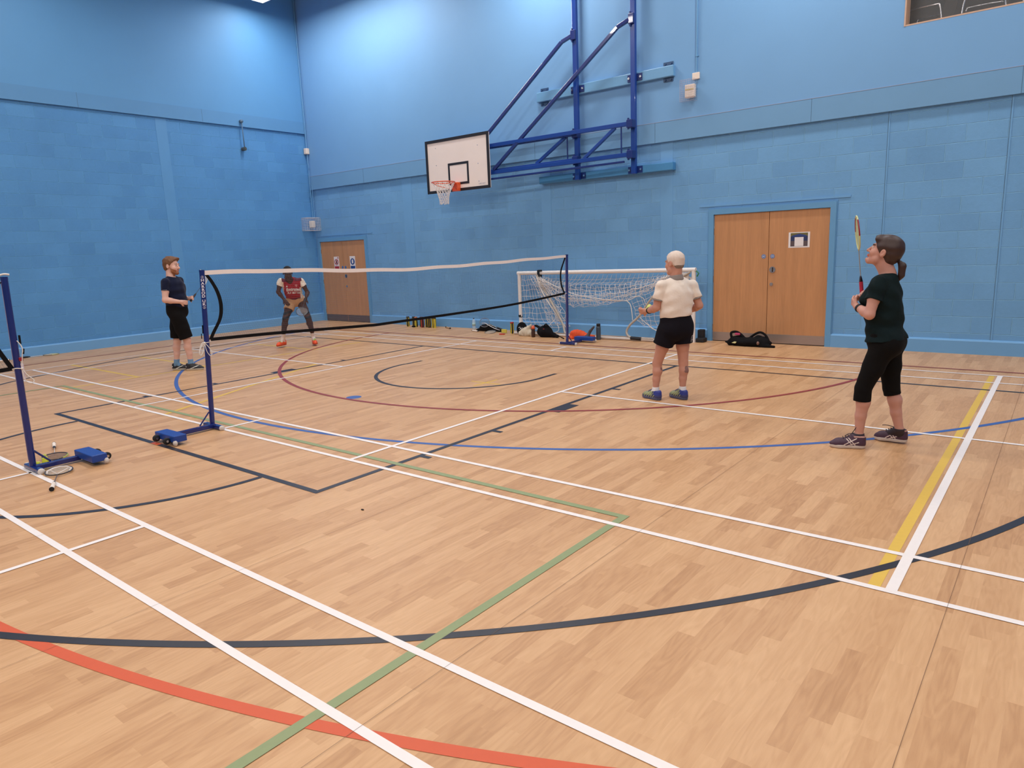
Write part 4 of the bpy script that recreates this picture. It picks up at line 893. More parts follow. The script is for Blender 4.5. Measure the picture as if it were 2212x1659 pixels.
def person(name, base, rz, label, J, o):
    root = empty(name, (base[0], base[1], 0), rz, label, 'person'); vox = o['vox']; J = {k: V3(*v) for k, v in J.items()}
    allp = np.array(list(J.values())); lo = allp.min(0)-.17; hi = allp.max(0)+.17; lo[2] = -.01; hi[2] += .05
    Bp, Bc, Bh = basis(o['fp']), basis(o['fc'], o.get('up_c', (0, 0, 1))), basis(o['fh'], o.get('up_h', (0, 0, 1)))
    g = o.get('girth', 1.0); F = Fld(lo, hi, vox); hc = J['head']
    pel, chest, neck = J['pelvis'], J['chest'], J['neck']; waist = (pel+chest)/2+o.get('waist_off', V3(0, 0, 0))
    ww, wd = o.get('ww', .13), o.get('wd', .1); pw, pd = o.get('pw', .16), o.get('pd', .115); cw, cd = o.get('cw', .155), o.get('cd', .115)
    def torso(T, e):
        T.ell(pel, (pw+e, pd+e, .12+e), Bp, .03); T.ell(waist, (ww+e, wd+e, .17+e), Bc, .05); T.ell(chest, (cw+e, cd+e, .185+e), Bc, .05)
        
        for s_ in 'LR': T.cone(neck*.8+chest*.2+V3(0, 0, .0), J['sh'+s_]*.95+chest*.05+V3(0, 0, -.004), .052+e*.6, .041+e*.6, .03)
        if o.get('bust'):
            for s_ in (-1, 1): T.ell(chest+Bc.T@V3(.062*s_, .08, .01), (.058+e, .056+e, .055+e), Bc, .03)
        if o.get('belly'): T.ell(waist+Bc.T@V3(0, o['belly'], -.02), (.1+e, .07+e, .12+e), Bc, .05)
        if o.get('glute'):
            for s_ in (-1, 1): T.ell(pel+Bp.T@V3(.065*s_, -.05, -.03), (.085+e*.5, .07+e*.5, .09+e), Bp, .06)
    torso(F, 0)
    hz = o.get('hz', 1.0); head(F, hc, Bh, sz=hz); F.cone(hc+Bh.T@V3(0, -.03, -.06), neck, .05*o.get('nk', 1), .056*o.get('nk', 1), .02); F.cone(hc+Bh.T@V3(0, .01, -.07), neck+Bc.T@V3(0, .01, 0), .042, .05, .02)
    ar = o.get('arm', 1.0); lr = o.get('leg', 1.0)
    def mid(a, b, t): return a*(1-t)+b*t
    for s_ in 'LR':
        sh, el, wr = J['sh'+s_], J['el'+s_], J['wr'+s_]
        F.cone(sh, mid(sh, el, .45), .048*ar, .045*ar, .03); F.cone(mid(sh, el, .45), el, .046*ar, .037*ar, .02)
        F.cone(el, mid(el, wr, .35), .037*ar, .039*ar, .02); F.cone(mid(el, wr, .35), wr, .039*ar, .025*ar, .015)
        hd = o['hand'+s_]; hand(F, wr, hd[0], hd[1], hd[2], hd[3], o.get('hs', 1.0))
        hp, kn, an = J['hip'+s_], J['kn'+s_], J['an'+s_]; ft = o['foot'+s_]; fd = unit(V3(ft[1][0]-ft[0][0], ft[1][1]-ft[0][1], 0))
        F.cone(hp, mid(hp, kn, .5), .085*lr*g, .068*lr, .03); F.cone(mid(hp, kn, .5), kn, .068*lr, .051*lr, .02)
        bk = -fd*.010; F.cone(kn, mid(kn, an, .3)+bk, .049*lr, .050*lr, .02); F.cone(mid(kn, an, .3)+bk, mid(kn, an, .6), .050*lr, .040*lr, .02); F.cone(mid(kn, an, .6), an, .042*lr, .031*lr, .015)
        F.cone(an, V3(ft[0][0], ft[0][1], ft[0][2]+.04)+fd*.05, .031*lr, .025, .01); F.cone(an, V3(ft[0][0], ft[0][1], ft[0][2]+.035)+fd*.14, .026, .018, .01)
    def mf(cc):
        m = face_mats(cc, hc, Bh, hz)
        for (p, r, idx) in o.get('patches', []): m[((cc-V3(*p))**2).sum(1) < r*r] = idx
        if 'skinfn' in o: m = o['skinfn'](cc, m, hc, Bh)
        return m
    body = F.mesh('body', o['skin'], root, mf); body['label'] = o.get('body_label', 'bare skin of the head, arms and legs')
    # shirt
    T = Fld(lo, hi, vox); e = o.get('ease', .013); torso(T, e)
    if o.get('hemdrop'): T.cone(pel+V3(0, 0, -.02), pel+V3(0, 0, o['hemdrop']), pw+e, pw+e, .03, flat=tuple(Bp[1])+(pw/pd,))
    T.cut((0, 0, o['hem']), o.get('hemn', (0, 0, -1)))
    for s_ in 'LR':
        sh, el = J['sh'+s_], J['el'+s_]; tt = o.get('slv', .55); Sf = Fld(lo, hi, vox); en = mid(sh, el, tt)
        Sf.cone(sh, mid(sh, el, tt+.25), .050*ar+e*.6, .05*ar+e*o.get('sle', .8), .0); Sf.cut(en, el-sh); T.union(Sf, .02)
        if 'cuff' in o:
            Cf = Fld(lo, hi, vox); Cf.cone(sh, el, .05*ar+e*.7, .05*ar+e*.7, 0); Cf.cut(mid(sh, el, tt+.06), el-sh); Cf.cut(mid(sh, el, tt), sh-el); Cf.mesh('cuff', o['cuff'], root)
    T.wrinkle(o.get('wr', .003), seed=o.get('seed', 1))
    nb = mid(neck, hc, .12); T.cone(neck+Bc.T@V3(0, .03, .02), hc, .064*o.get('nk', 1), .09, .006, '-')
    if 'vneck' in o: T.ell(neck+Bc.T@V3(0, .10, -.02), (.05, .07, o['vneck']), Bc, .006, '-')
    shirt = T.mesh('shirt', o['shirt'], root, (lambda cc: o['shirtfn'](cc, J, Bc)) if 'shirtfn' in o else None)
    if 'collar' in o:
        Cn = Fld(lo, hi, vox); Cn.cone(neck+V3(0, 0, -.012), mid(neck, hc, .3), .074, .064, 0); Cn.cone(neck+V3(0, 0, -.03), mid(neck, hc, .7), .056, .054, .003, '-'); Cn.cut(mid(neck, hc, .16)+V3(0, 0, .0), hc-neck); Cn.mesh('collar', o['collar'], root)
    # shorts or tights
    Z = Fld(lo, hi, vox); e2 = o.get('ease2', .018)
    Z.ell(pel, (pw+e2*.6, pd+e2*.6, .13), Bp, .03); Z.ell(mid(pel, waist, .55), (ww+e2*.4, wd+e2*.4, .12), Bp, .05)
    if o.get('glute'):
        for s_ in (-1, 1): Z.ell(pel+Bp.T@V3(.065*s_, -.05, -.03), (.085+e2*.7, .07+e2*.7, .09+e2*.6), Bp, .06)
    for s_ in 'LR':
        hp, kn, an = J['hip'+s_], J['kn'+s_], J['an'+s_]; Lf = Fld(lo, hi, vox); zl = o['legend'][s_]; fl_ = o.get('flare', 0)
        Lf.cone(hp, mid(hp, kn, .5), .085*lr*g+e2, .068*lr+e2+fl_*.5, .0); Lf.cone(mid(hp, kn, .5), kn, .068*lr+e2+fl_*.5, .051*lr+e2+fl_, .02)
        Lf.cone(kn, mid(kn, an, .35), .051*lr+e2+fl_, .053*lr+e2+fl_, .01)
        if zl < .2: Lf.cone(mid(kn, an, .35), an, .053*lr+e2, .032*lr+e2, .01)
        ax_ = (kn-hp) if zl > kn[2] else (an-kn); tt = (zl-hp[2])/(kn[2]-hp[2]) if zl > kn[2] else 0
        p0 = mid(hp, kn, tt) if zl > kn[2] else mid(kn, an, (zl-kn[2])/(an[2]-kn[2])); n_ = unit(unit(ax_)+o.get('legtilt', V3(0, 0, 0))); Lf.cut(p0, n_)
        Z.union(Lf, .025)
    Z.cut((0, 0, o['hem']+.06), (0, 0, 1)); Z.wrinkle(o.get('wr2', .0025), (26, 26, 40), o.get('seed', 1)+3)
    sh_ = Z.mesh(o.get('bottom', 'shorts'), o['shorts'], root, o.get('shortsfn'))
    for s_ in 'LR':
        an, kn = J['an'+s_], J['kn'+s_]; ft = o['foot'+s_]; fd = unit(V3(ft[1][0]-ft[0][0], ft[1][1]-ft[0][1], 0)); K = Fld(lo, V3(hi[0], hi[1], .6), vox)
        top = o['sock']; K.cone(an, mid(an, kn, .5), .036*lr, .048*lr, .0); K.cone(an, V3(ft[0][0], ft[0][1], ft[0][2]+.045)+fd*.055, .036*lr, .034, .01); K.cone(an, V3(ft[0][0], ft[0][1], ft[0][2]+.045)+fd*.14, .034, .026, .01); K.cut((0, 0, top+an[2]), (0, 0, 1)); K.mesh('sock', o['sockmat'], root)
        shoe('shoe', ft[0], ft[1], root, o['shoemats'], o['solemat'], accents=o.get('accents'), tongue=o.get('lace'), w=o.get('fw', 1.0), vox=max(.0035, vox*.8))
    return dict(hz=hz, root=root, body=body, shirt=shirt, bottom=sh_, hc=hc, Bh=Bh, Bc=Bc, Bp=Bp, lo=lo, hi=hi, vox=vox, J=J)
def hair_mesh(pr, fn, m, name='hair'):
    hc, Bh = pr['hc'], pr['Bh']; F = Fld(hc-.2, hc+.2, pr['vox']*.8); z_ = pr['hz']; P = lambda x, y, z: hc+Bh.T@(V3(x, y, z)*z_); fn(Scaled(F, z_), P, Bh)
    return F.mesh(name, m, pr['root'])
def project_text(pr, target, txt, size, centre, nrm, up, m, name='print', bold=.0, off=.002, parent=None):
    """lay flat lettering on the surface of a garment"""
    vs, fs = txt if isinstance(txt, tuple) else text_mesh(txt, size, bold)
    n = Vector(nrm).normalized(); u = Vector(up); u = (u-n*u.dot(n)).normalized(); r = u.cross(n)
    bm = bmesh.new(); bvs = [bm.verts.new(Vector((v[0], v[1], 0))) for v in vs]
    for f in fs:
        try: bm.faces.new([bvs[i] for i in f])
        except Exception: pass
    bmesh.ops.subdivide_edges(bm, edges=[e_ for e_ in bm.edges if e_.calc_length() > size*.3], cuts=2)
    bmesh.ops.triangulate(bm, faces=bm.faces[:])
    bv = BVHTree.FromPolygons([v.co for v in target.data.vertices], [tuple(p.vertices) for p in target.data.polygons])
    for v in bm.verts:
        o_ = Vector(centre)+r*v.co.x+u*v.co.y+n*.25; h = bv.ray_cast(o_, -n, .6)
        v.co = h[0]+n*off if h[0] is not None else o_-n*.25
    me = bpy.data.meshes.new(name); bm.to_mesh(me); bm.free(); me.materials.append(m)
    return link(name, me, parent or target)
def skin(name, rgb, lip, iris=(60, 44, 36)):
    return [mat(name, rgb, .5, var=.08, scale=14, spec=.4), mat(name+'_lips', lip, .45), mat(name+'_eye', (222, 212, 204), .25), mat(name+'_brow', iris, .6)]
SK_A = skin('skin_fair', (224, 178, 162), (186, 122, 114), (92, 62, 44)); SK_A.append(mat('beard_brown', (150, 96, 66), .8, var=.2, scale=90))
SK_B = skin('skin_deep_brown', (74, 46, 38), (82, 46, 42), (24, 18, 16)); SK_B[2] = mat('skin_deep_brown_eye2', (120, 104, 98), .3)
SK_C = skin('skin_ruddy', (200, 144, 124), (176, 108, 96), (120, 100, 90)); SK_C.append(mat('tattoo_ink', (138, 102, 96), .6, var=.4, scale=60))
SK_D = skin('skin_light', (204, 150, 134), (196, 112, 98), (62, 42, 34))

# --- man in navy shirt, far left
def beard(cc, m, hc, Bh):
    q = (cc-hc)@Bh.T/1.12; x, y, z = np.abs(q[:, 0]), q[:, 1], q[:, 2]
    m[(m == 0) & (z < -.035-.45*(y-.03)) & (z > -.135) & (y > .022-.25*(z+.06)) & ~((x < .02) & (z > -.08)) & (y < .11)] = 4
    m[(m == 0) & (x < .026) & (y > .09) & (z < -.044) & (z > -.0545)] = 4
    return m
M_navysh = mat('navy_jersey', (17, 24, 50), .9, spec=.2, var=.12, bump=.45, scale=30, sheen=.1); M_blksh = mat('black_shorts', (13, 11, 12), .9, spec=.2, var=.15, bump=.1)
M_shoeA = [mat('shoe_black', (32, 30, 34), .5, var=.1), mat('shoe_white_mark', (216, 214, 206), .45)]
def accA(x, y, z, m): m[(np.abs(x) > .022) & (np.abs((z-.02)-.11*(y-.25)) < .006) & (y > .25) & (y < .75)] = 1; m[(y < .1) & (z > .05) & (z < .065)] = 1; return m
fA = (.80, -.60, 0)
PAs = person('person', (-4.12, 1.73), 1.1178, 'young bearded man in navy T-shirt and black shorts standing by the near net post', dict(
    head=(-.022, 0, 1.592), neck=(-.052, 0, 1.448), chest=(-.025, 0, 1.235), pelvis=(-.02, 0, .90), shR=(-.13, -.128, 1.352), shL=(.055, .118, 1.362), elR=(-.165, -.19, 1.095), wrR=(.028, -.17, 1.055),
    elL=(.085, .2, 1.09), wrL=(.16, .045, 1.085), hipR=(-.03, -.085, .84), hipL=(-.03, .085, .84), knR=(.062, -.075, .465), knL=(-.075, .085, .455), anR=(.072, -.06, .115), anL=(-.125, .08, .115)), dict(
    vox=.0065, hz=1.12, wr=.0045, fp=fA, fc=fA, fh=(.84, -.54, -.06), skin=SK_A, skinfn=beard, handR=((.9, .3, -.2), (.1, .9, .0), 1, .9), handL=((.6, -.75, .1), (-.7, -.6, 0), -1, .9), hs=1.0,
    footR=((-.005, -.035, .0), (.25, -.17, .0)), footL=((-.19, .13, .0), (.03, .0, .0)), hem=.965, belly=.065, ww=.148, wd=.128, cw=.172, cd=.134, pw=.168, pd=.125, arm=1.08, leg=1.06, nk=1.1, slv=.5, ease=.014, sle=.6,
    shirt=M_navysh, shorts=M_blksh, legend={'L': .49, 'R': .50}, flare=.022, ease2=.02, sock=.055, sockmat=mat('sock_blue', (112, 150, 186), .8), shoemats=M_shoeA, solemat=mat('sole_pale', (196, 186, 168), .6), accents=accA, seed=2))
def hA(F, P, B):
    F.ell(P(0, -.012, .042), (.083, .103, .086), B, .01); F.ell(P(.01, .06, .085), (.06, .045, .03), B, .02); F.ell(P(0, -.05, .0), (.074, .06, .085), B, .02)
    F.cut(P(0, .052, .045), B.T@V3(0, .75, -.66)); F.cut(P(0, -.0, -.075), B.T@V3(0, .45, -.9)); F.wrinkle(.0022, (150, 60, 90), 2)
hair_mesh(PAs, hA, mat('hair_brown', (112, 74, 48), .6, var=.25, scale=60, stretch=(1, 1, .3)))
k = MB()
for q in range(4): k.prism([(-.03+.016*q, -.004), (-.018+.016*q, -.004), (-.018+.016*q, .004), (-.03+.016*q, .004)], .001)
project_text(PAs, PAs['shirt'], (k.v, [f for i_, f in enumerate(k.f) if i_ % 6 == 1]), .02, (-.15, -.2, 1.245), (-.25, -.97, 0), (0, 0, 1), mat('sleeve_print_grey', (110, 112, 126), .6), 'sleeve_print')
k = MB(); k.prism([(-.02, -.006), (.02, .0), (.022, .008), (-.012, .004)], .001); project_text(PAs, PAs['shirt'], (k.v, k.f[:1]), .02, (.11, .03, 1.32), (.85, -.52, 0), (0, 0, 1), M_paper, 'chest_logo')

# --- player in red top bending behind the net
M_redj = [mat('jersey_red', (158, 22, 34), .75, var=.1, bump=.12), mat('jersey_white', (236, 222, 208), .75, var=.04, bump=.1), mat('jersey_maroon', (98, 18, 44), .75, var=.08)]
def jersey(cc, J, Bc):
    q = (cc-J['chest'])@Bc.T; x = q[:, 0]; m = np.zeros(len(cc), int)
    for s_, sg in (('L', 1), ('R', -1)):
        d = J['el'+s_]-J['sh'+s_]; t = ((cc-J['sh'+s_])@d)/(d@d); m[(t > .0) & (sg*x > .148)] = 1; m[(t > -.3) & (sg*x > .172)] = 1
    m[(x > .128) & (q[:, 2] < .03) & (q[:, 2] > -.22) & (q[:, 1] < .09)] = 1
    top = q[:, 2] > .165-.1*np.abs(x); m[(m == 0) & top & (np.abs(x) > .05)] = 2; m[(m == 0) & (cc[:, 2] < .905+.1*(cc[:, 0]-.05))] = 2
    return m
def tights(cc):
    m = np.zeros(len(cc), int); return m
fB = (.05, -1, 0)
M_tan = [mat('tan_shorts', (196, 152, 112), .85, var=.1, bump=.15)]
PB_ = person('person', (-4.8, 4.2), .976, 'player in red and white football top and tan shorts bending forward behind the net', dict(
    head=(-.038, -.34, 1.37), neck=(-.02, -.235, 1.245), chest=(.015, -.135, 1.10), pelvis=(.055, .02, .86), shR=(-.175, -.21, 1.225), shL=(.175, -.21, 1.215), elR=(-.235, -.2, 1.035), wrR=(-.15, -.22, .90),
    elL=(.275, -.19, .995), wrL=(.232, -.27, .895), hipR=(-.025, .0, .83), hipL=(.14, .0, .82), knR=(-.155, -.13, .545), knL=(.245, -.15, .535), anR=(-.235, .02, .175), anL=(.305, .0, .16)), dict(
    vox=.0065, fp=(.05, -1, 0), fc=(.02, -.86, -.35), up_c=(0, -.4, .9), fh=(.15, -.9, -.42), skin=SK_B, handR=((.5, -.3, -.8), (.35, .8, -.2), 1, .5), handL=((-.35, -.3, -.85), (.0, .9, -.2), -1, 1.2),
    footR=((-.20, .11, .03), (-.36, -.10, .03)), footL=((.31, .07, .025), (.33, -.20, .025)), hem=.90, hemn=(-.12, .15, -1), shirt=M_redj, shirtfn=jersey, ww=.132, wd=.1, cw=.158, cd=.115, slv=.42, ease=.015, wr=.0045, vneck=.05, nk=1.05, arm=.92, leg=.92,
    shorts=M_tan, legend={'L': .79, 'R': .695}, ease2=.02, flare=.015, sock=.07, sockmat=mat('sock_white', (222, 206, 200), .85), seed=5, body_label='deep brown skin',
    shoemats=[mat('shoe_orange', (236, 84, 36), .45, var=.06), mat('shoe_lime', (214, 220, 110), .45)], solemat=mat('sole_orange_dark', (190, 66, 34), .6), accents=lambda x, y, z, m: np.where((y > .33) & (y < .62) & (np.abs(x) < .03) & (z > .06), 1, m), lace=mat('lace_green', (120, 196, 96), .6)))
def hB(F, P, B):
    F.ell(P(0, -.012, .034), (.0785, .097, .0875), B, .01); F.cut(P(0, .058, .05), B.T@V3(0, .75, -.66)); F.cut(P(0, -.0, -.06), B.T@V3(0, .4, -.92))
hair_mesh(PB_, hB, mat('hair_black', (24, 20, 22), .9, var=.2, scale=200))
# close-fitting dark leggings with darker knee bands
Lg = Fld(PB_['lo'], PB_['hi'], .0065); JB = PB_['J']; Kb = Fld(PB_['lo'], PB_['hi'], .0065)
for s_ in 'LR':
    hp, kn, an = JB['hip'+s_], JB['kn'+s_], JB['an'+s_]; m1 = (hp+kn)/2; bk = V3(0, .012, 0)
    Lg.cone(hp, m1, .086, .070, .02); Lg.cone(m1, kn, .070, .053, .02); Lg.cone(kn, kn*.7+an*.3+bk, .053, .055, .02); Lg.cone(kn*.7+an*.3+bk, kn*.4+an*.6, .055, .045, .02); Lg.cone(kn*.4+an*.6, kn*.05+an*.95+V3(0, 0, .02), .045, .037, .01)
Lg.ell(JB['pelvis'], (.162, .12, .11), PB_['Bp'], .03); Lg.cut((0, 0, .25), (0, 0, -1)); Lg.wrinkle(.002, seed=4)
def lgm(cc):
    m = np.zeros(len(cc), int)
    for s_ in 'LR':
        kn = JB['kn'+s_]; dz = cc[:, 2]-kn[2]-(cc[:, 0]-kn[0])*.3; near = np.abs(cc[:, 0]-kn[0]) < .14; m[near & (dz > .07) & (dz < .11)] = 1; m[near & (dz > -.01) & (dz < .03)] = 1
    return m
Lg.mesh('leggings', [mat('leggings_dark_brown', (74, 48, 44), .9, var=.12), mat('knee_band_black', (22, 18, 22), .7)], PB_['root'], lgm)
cn = Vector((.0, -.9, -.05)); cen = (.02, -.2, 1.045)
project_text(PB_, PB_['shirt'], 'Emirates', .07, (.03, -.2, 1.055), (.02, -1, .2), (0, .35, 1), M_paper, 'sponsor_print', .002, .004)
project_text(PB_, PB_['shirt'], 'FLY BETTER', .044, (.038, -.2, 1.0), (.02, -1, .2), (0, .35, 1), M_paper, 'sponsor_print', .001, .004)
k = MB(); k.prism([(-.02, .025), (.02, .025), (.022, .0), (.0, -.028), (-.022, .0)], .001); project_text(PB_, PB_['shirt'], (k.v, k.f[:1]), .02, (.085, -.2, 1.125), (.02, -1, .1), (0, .3, 1), mat('crest_pink', (196, 120, 120), .6), 'club_crest', 0, .004)
k = MB(); k.prism([(-.02, -.014), (.0, .018), (.012, -.014)], .001); project_text(PB_, PB_['shirt'], (k.v, k.f[:1]), .02, (-.075, -.2, 1.125), (.02, -1, .1), (0, .3, 1), M_paper, 'chest_logo', 0, .004)

# --- white haired man seen from behind
fC = (-.55, .83, 0)
M_cream = mat('cream_polo', (242, 228, 216), .9, spec=.2, var=.04, bump=.45, scale=12, bscale=50); M_greyc = mat('polo_grey_trim', (142, 132, 128), .85)
M_nvsh = mat('navy_black_shorts', (18, 15, 24), .9, spec=.2, var=.12, bump=.1)
M_shoeC = [mat('shoe_navy_blue', (58, 62, 110), .5, var=.1), mat('shoe_lime_grey', (132, 136, 112), .5, var=.2, scale=60), mat('shoe_yellow', (176, 182, 80), .45), mat('shoe_royal', (48, 58, 140), .5)]
def accC(x, y, z, m):
    m[(z > .045) & (y > .35)] = 1; m[(np.abs(np.mod(z*26+y*9, 1.)-.5) < .13) & (np.abs(x) > .018) & (y > .2)] = 2; m[(y < .27) & (z > .055)] = 3; return m
PC_ = person('person', (3.19, 3.25), .457, 'white-haired man in cream polo shirt and dark shorts seen from behind by the goal', dict(
    head=(.092, .0, 1.435), neck=(.11, -.01, 1.285), chest=(.112, .0, 1.085), pelvis=(.105, .02, .775), shL=(-.04, -.082, 1.208), shR=(.267, .082, 1.198), elL=(-.092, -.075, .985), wrL=(-.185, .10, .935),
    elR=(.345, .08, .985), wrR=(.25, .24, .915), hipL=(.022, -.03, .735), hipR=(.172, .055, .735), knL=(-.082, .02, .39), knR=(.187, .06, .39), anL=(-.098, .0, .105), anR=(.182, .045, .105)), dict(
    vox=.005, fp=fC, fc=fC, fh=(-.78, .62, -.06), skin=SK_C, patches=[((.226, .01, .335), .026, 4), ((.236, .01, .30), .02, 4), ((.214, .0, .305), .016, 4), ((-.048, -.01, .33), .02, 4), ((-.05, -.01, .30), .018, 4)], handL=((-.85, .5, -.05), (.3, .7, .3), -1, 1.1), handR=((-.6, .75, 0), (-.3, -.3, .8), 1, 1.0),
    footL=((-.045, -.06, .0), (-.24, .13, .0)), footR=((.225, -.035, .0), (.05, .16, .0)), hem=.875, hemn=(.09, 0, -1), shirt=M_cream, cuff=M_greyc, collar=M_greyc, ww=.160, wd=.122, cw=.166, cd=.122, pw=.165, pd=.125, belly=.05, slv=.6, ease=.017, sle=.5, wr=.004, arm=1.0, leg=.96,
    shorts=M_nvsh, legend={'L': .595, 'R': .60}, ease2=.024, flare=.03, sock=.03, sockmat=mat('sock_white_low', (232, 226, 226), .85), seed=9, shoemats=M_shoeC, solemat=mat('sole_slate', (84, 88, 120), .6), accents=accC, glute=True, fw=1.05))
def hC(F, P, B):
    F.ell(P(0, -.014, .038), (.0815, .1, .084), B, .01); F.ell(P(0, -.055, -.01), (.066, .046, .062), B, .015); F.cut(P(0, .052, .05), B.T@V3(0, .8, -.6)); F.cut(P(0, .0, -.052), B.T@V3(0, .62, -.8)); F.wrinkle(.0018, (120, 120, 150), 3)
hC_ = hair_mesh(PC_, hC, [mat('hair_white', (226, 208, 196), .8, var=.1, scale=90), mat('hair_grey', (136, 120, 110), .8, var=.2, scale=90)])
qq = PC_['hc']; me = hC_.data
for p in me.polygons:
    q = PC_['Bh']@(np.array(p.center)-qq)
    if q[2] < -.028 and q[1] < -.035: p.material_index = 1
def watch(pr, wr, el, r, m, name='wrist_watch'):
    a = Vector(wr)*.82+Vector(el)*.18; d = (Vector(el)-Vector(wr)).normalized(); M = frame_to(a, a+d); k = MB()
    k.tube([M @ Vector((r*math.cos(t), 0, r*math.sin(t))) for t in np.linspace(0, 2*PI, 25)[:-1]], .007, 6, closed=True)
    k.tube([M @ Vector((r*math.cos(t), .01, r*math.sin(t))) for t in np.linspace(0, 2*PI, 25)[:-1]], .007, 6, closed=True)
    return k.build(name, m, pr['root'], smooth=True)
watch(PC_, PC_['J']['wrL'], PC_['J']['elL'], .029, M_rub)
k = MB(); k.tube([(-.017, -.022, 0), (-.017, .022, 0), (.017, .022, 0), (.017, -.022, 0)], .0035, 4, closed=True); k.tube([(-.017, -.022, 0), (-.02, -.045, 0)], .0035, 4)
project_text(PC_, PC_['bottom'], (k.v, k.f), .02, (.262, .02, .66), (.7, -.7, 0), (0, 0, 1), M_paper, 'shorts_logo', 0, .003)

# --- woman looking up, right
fD = (-.965, .26, 0)
M_dgreen = mat('dark_green_tee', (13, 29, 32), .9, spec=.2, var=.12, bump=.45, scale=18, bscale=40); M_leg = mat('black_leggings', (12, 10, 11), .9, spec=.2, var=.12, bump=.08)
M_shoeD = [mat('shoe_plum', (70, 42, 62), .55, var=.12), mat('shoe_pale_mark', (222, 204, 196), .45), mat('shoe_collar_peach', (214, 160, 140), .5)]
def accD(x, y, z, m):
    a = np.abs(x) > .02
    m[a & (np.abs((z-.03)-.30*(y-.30)) < .0048) & (y > .30) & (y < .52)] = 1; m[a & (np.abs((z-.03)-.30*(y-.38)) < .0048) & (y > .38) & (y < .58)] = 1
    m[a & (np.abs((z-.085)+.16*(y-.26)) < .004) & (y > .26) & (y < .62)] = 1; m[a & (np.abs((z-.055)+.10*(y-.2)) < .004) & (y > .2) & (y < .6)] = 1
    m[(z > .092) & (y < .34) & (z < .100)] = 2; return m
PD_ = person('person', (5.34, 2.5), .1889, 'woman with brown ponytail in dark green T-shirt and black leggings looking up', dict(
    head=(.015, 0, 1.512), neck=(.052, .0, 1.345), chest=(.028, .0, 1.155), pelvis=(.055, .0, .845), shL=(-.018, -.135, 1.275), shR=(.06, .135, 1.275), elL=(-.06, -.185, 1.055), wrL=(-.152, -.055, 1.105),
    elR=(-.03, .18, 1.04), wrR=(-.115, .085, 1.145), hipL=(.045, -.075, .80), hipR=(.085, .075, .79), knL=(-.075, -.1, .475), knR=(.118, .09, .455), anL=(-.085, -.1, .11), anR=(.195, .09, .125)), dict(
    vox=.0045, fp=fD, fc=fD, fh=(-.90, .16, .38), up_c=(-.0, 0, 1), skin=SK_D, handL=((-.45, .8, .45), (.75, .25, .1), 1, 1.1), handR=((-.25, -.75, .6), (.6, -.35, -.3), -1, 1.25), hs=.92,
    footL=((-.035, -.11, .0), (-.295, -.155, .0)), footR=((.255, .12, .012), (.02, .19, .004)), hem=.845, hemn=(.06, 0, -1), shirt=M_dgreen, ww=.125, wd=.115, cw=.14, cd=.112, pw=.155, pd=.12, belly=.03, bust=True, slv=.5, ease=.015, wr=.005, arm=.93, leg=.98, nk=.92, hemdrop=-.0,
    shorts=M_leg, bottom='leggings', legend={'L': .375, 'R': .40}, legtilt=V3(.0, 0, 0), ease2=.011, wr2=.0015, sock=.005, sockmat=mat('sock_charcoal', (52, 44, 52), .8), seed=12, shoemats=M_shoeD, solemat=mat('sole_offwhite', (208, 194, 184), .55), accents=accD, glute=True, lace=mat('lace_plum_black', (40, 26, 42), .6)))
def hD(F, P, B):
    F.ell(P(0, -.018, .042), (.085, .107, .09), B, .01); F.ell(P(0, -.06, .0), (.076, .062, .08), B, .02); F.ell(P(0, .07, .072), (.055, .036, .032), B, .02)
    F.cut(P(0, .068, .035), B.T@V3(0, .8, -.6)); F.cut(P(0, -.0, -.03), B.T@V3(0, .6, -.8)); F.cut(P(0, -.03, -.09), B.T@V3(0, .2, -1)); F.wrinkle(.002, (40, 110, 110), 5)
hair_mesh(PD_, hD, mat('hair_dark_brown', (58, 38, 34), .5, var=.3, scale=40, stretch=(1, 1, .25)))
Pt = Fld((.02, -.1, 1.24), (.24, .1, 1.5), .0045); Pt.cone((.118, 0, 1.432), (.138, 0, 1.40), .016, .026, .01); Pt.cone((.138, 0, 1.40), (.135, .0, 1.335), .028, .024, .01); Pt.cone((.135, 0, 1.335), (.118, 0, 1.295), .022, .008, .01); Pt.wrinkle(.0018, (110, 110, 20), 2)
Pt.mesh('ponytail', bpy.data.materials['hair_dark_brown'], PD_['root'])
k = MB(); k.tube([(.112+.016*math.cos(t)*.5, .018*math.sin(t), 1.437-.016*math.cos(t)) for t in np.linspace(0, 2*PI, 17)[:-1]], .006, 6, closed=True); k.build('hair_tie', M_rub, PD_['root'], smooth=True)
watch(PD_, PD_['J']['wrL'], PD_['J']['elL'], .027, M_rub)
for ft in (PD_,):
    k = MB(); k.tube(curve([(-.135, -.12, .115), (-.115, -.12, .15), (-.1, -.125, .185)], 4), .003, 5); k.tube(curve([(-.13, -.125, .115), (-.16, -.13, .11), (-.185, -.135, .09)], 4), .003, 5); k.build('lace_loop', bpy.data.materials['lace_plum_black'], PD_['root'])
    k = MB(); k.tube(curve([(.16, .14, .125), (.11, .13, .14), (.075, .13, .138)], 4), .003, 5); k.build('lace_loop', bpy.data.materials['lace_plum_black'], PD_['root'])

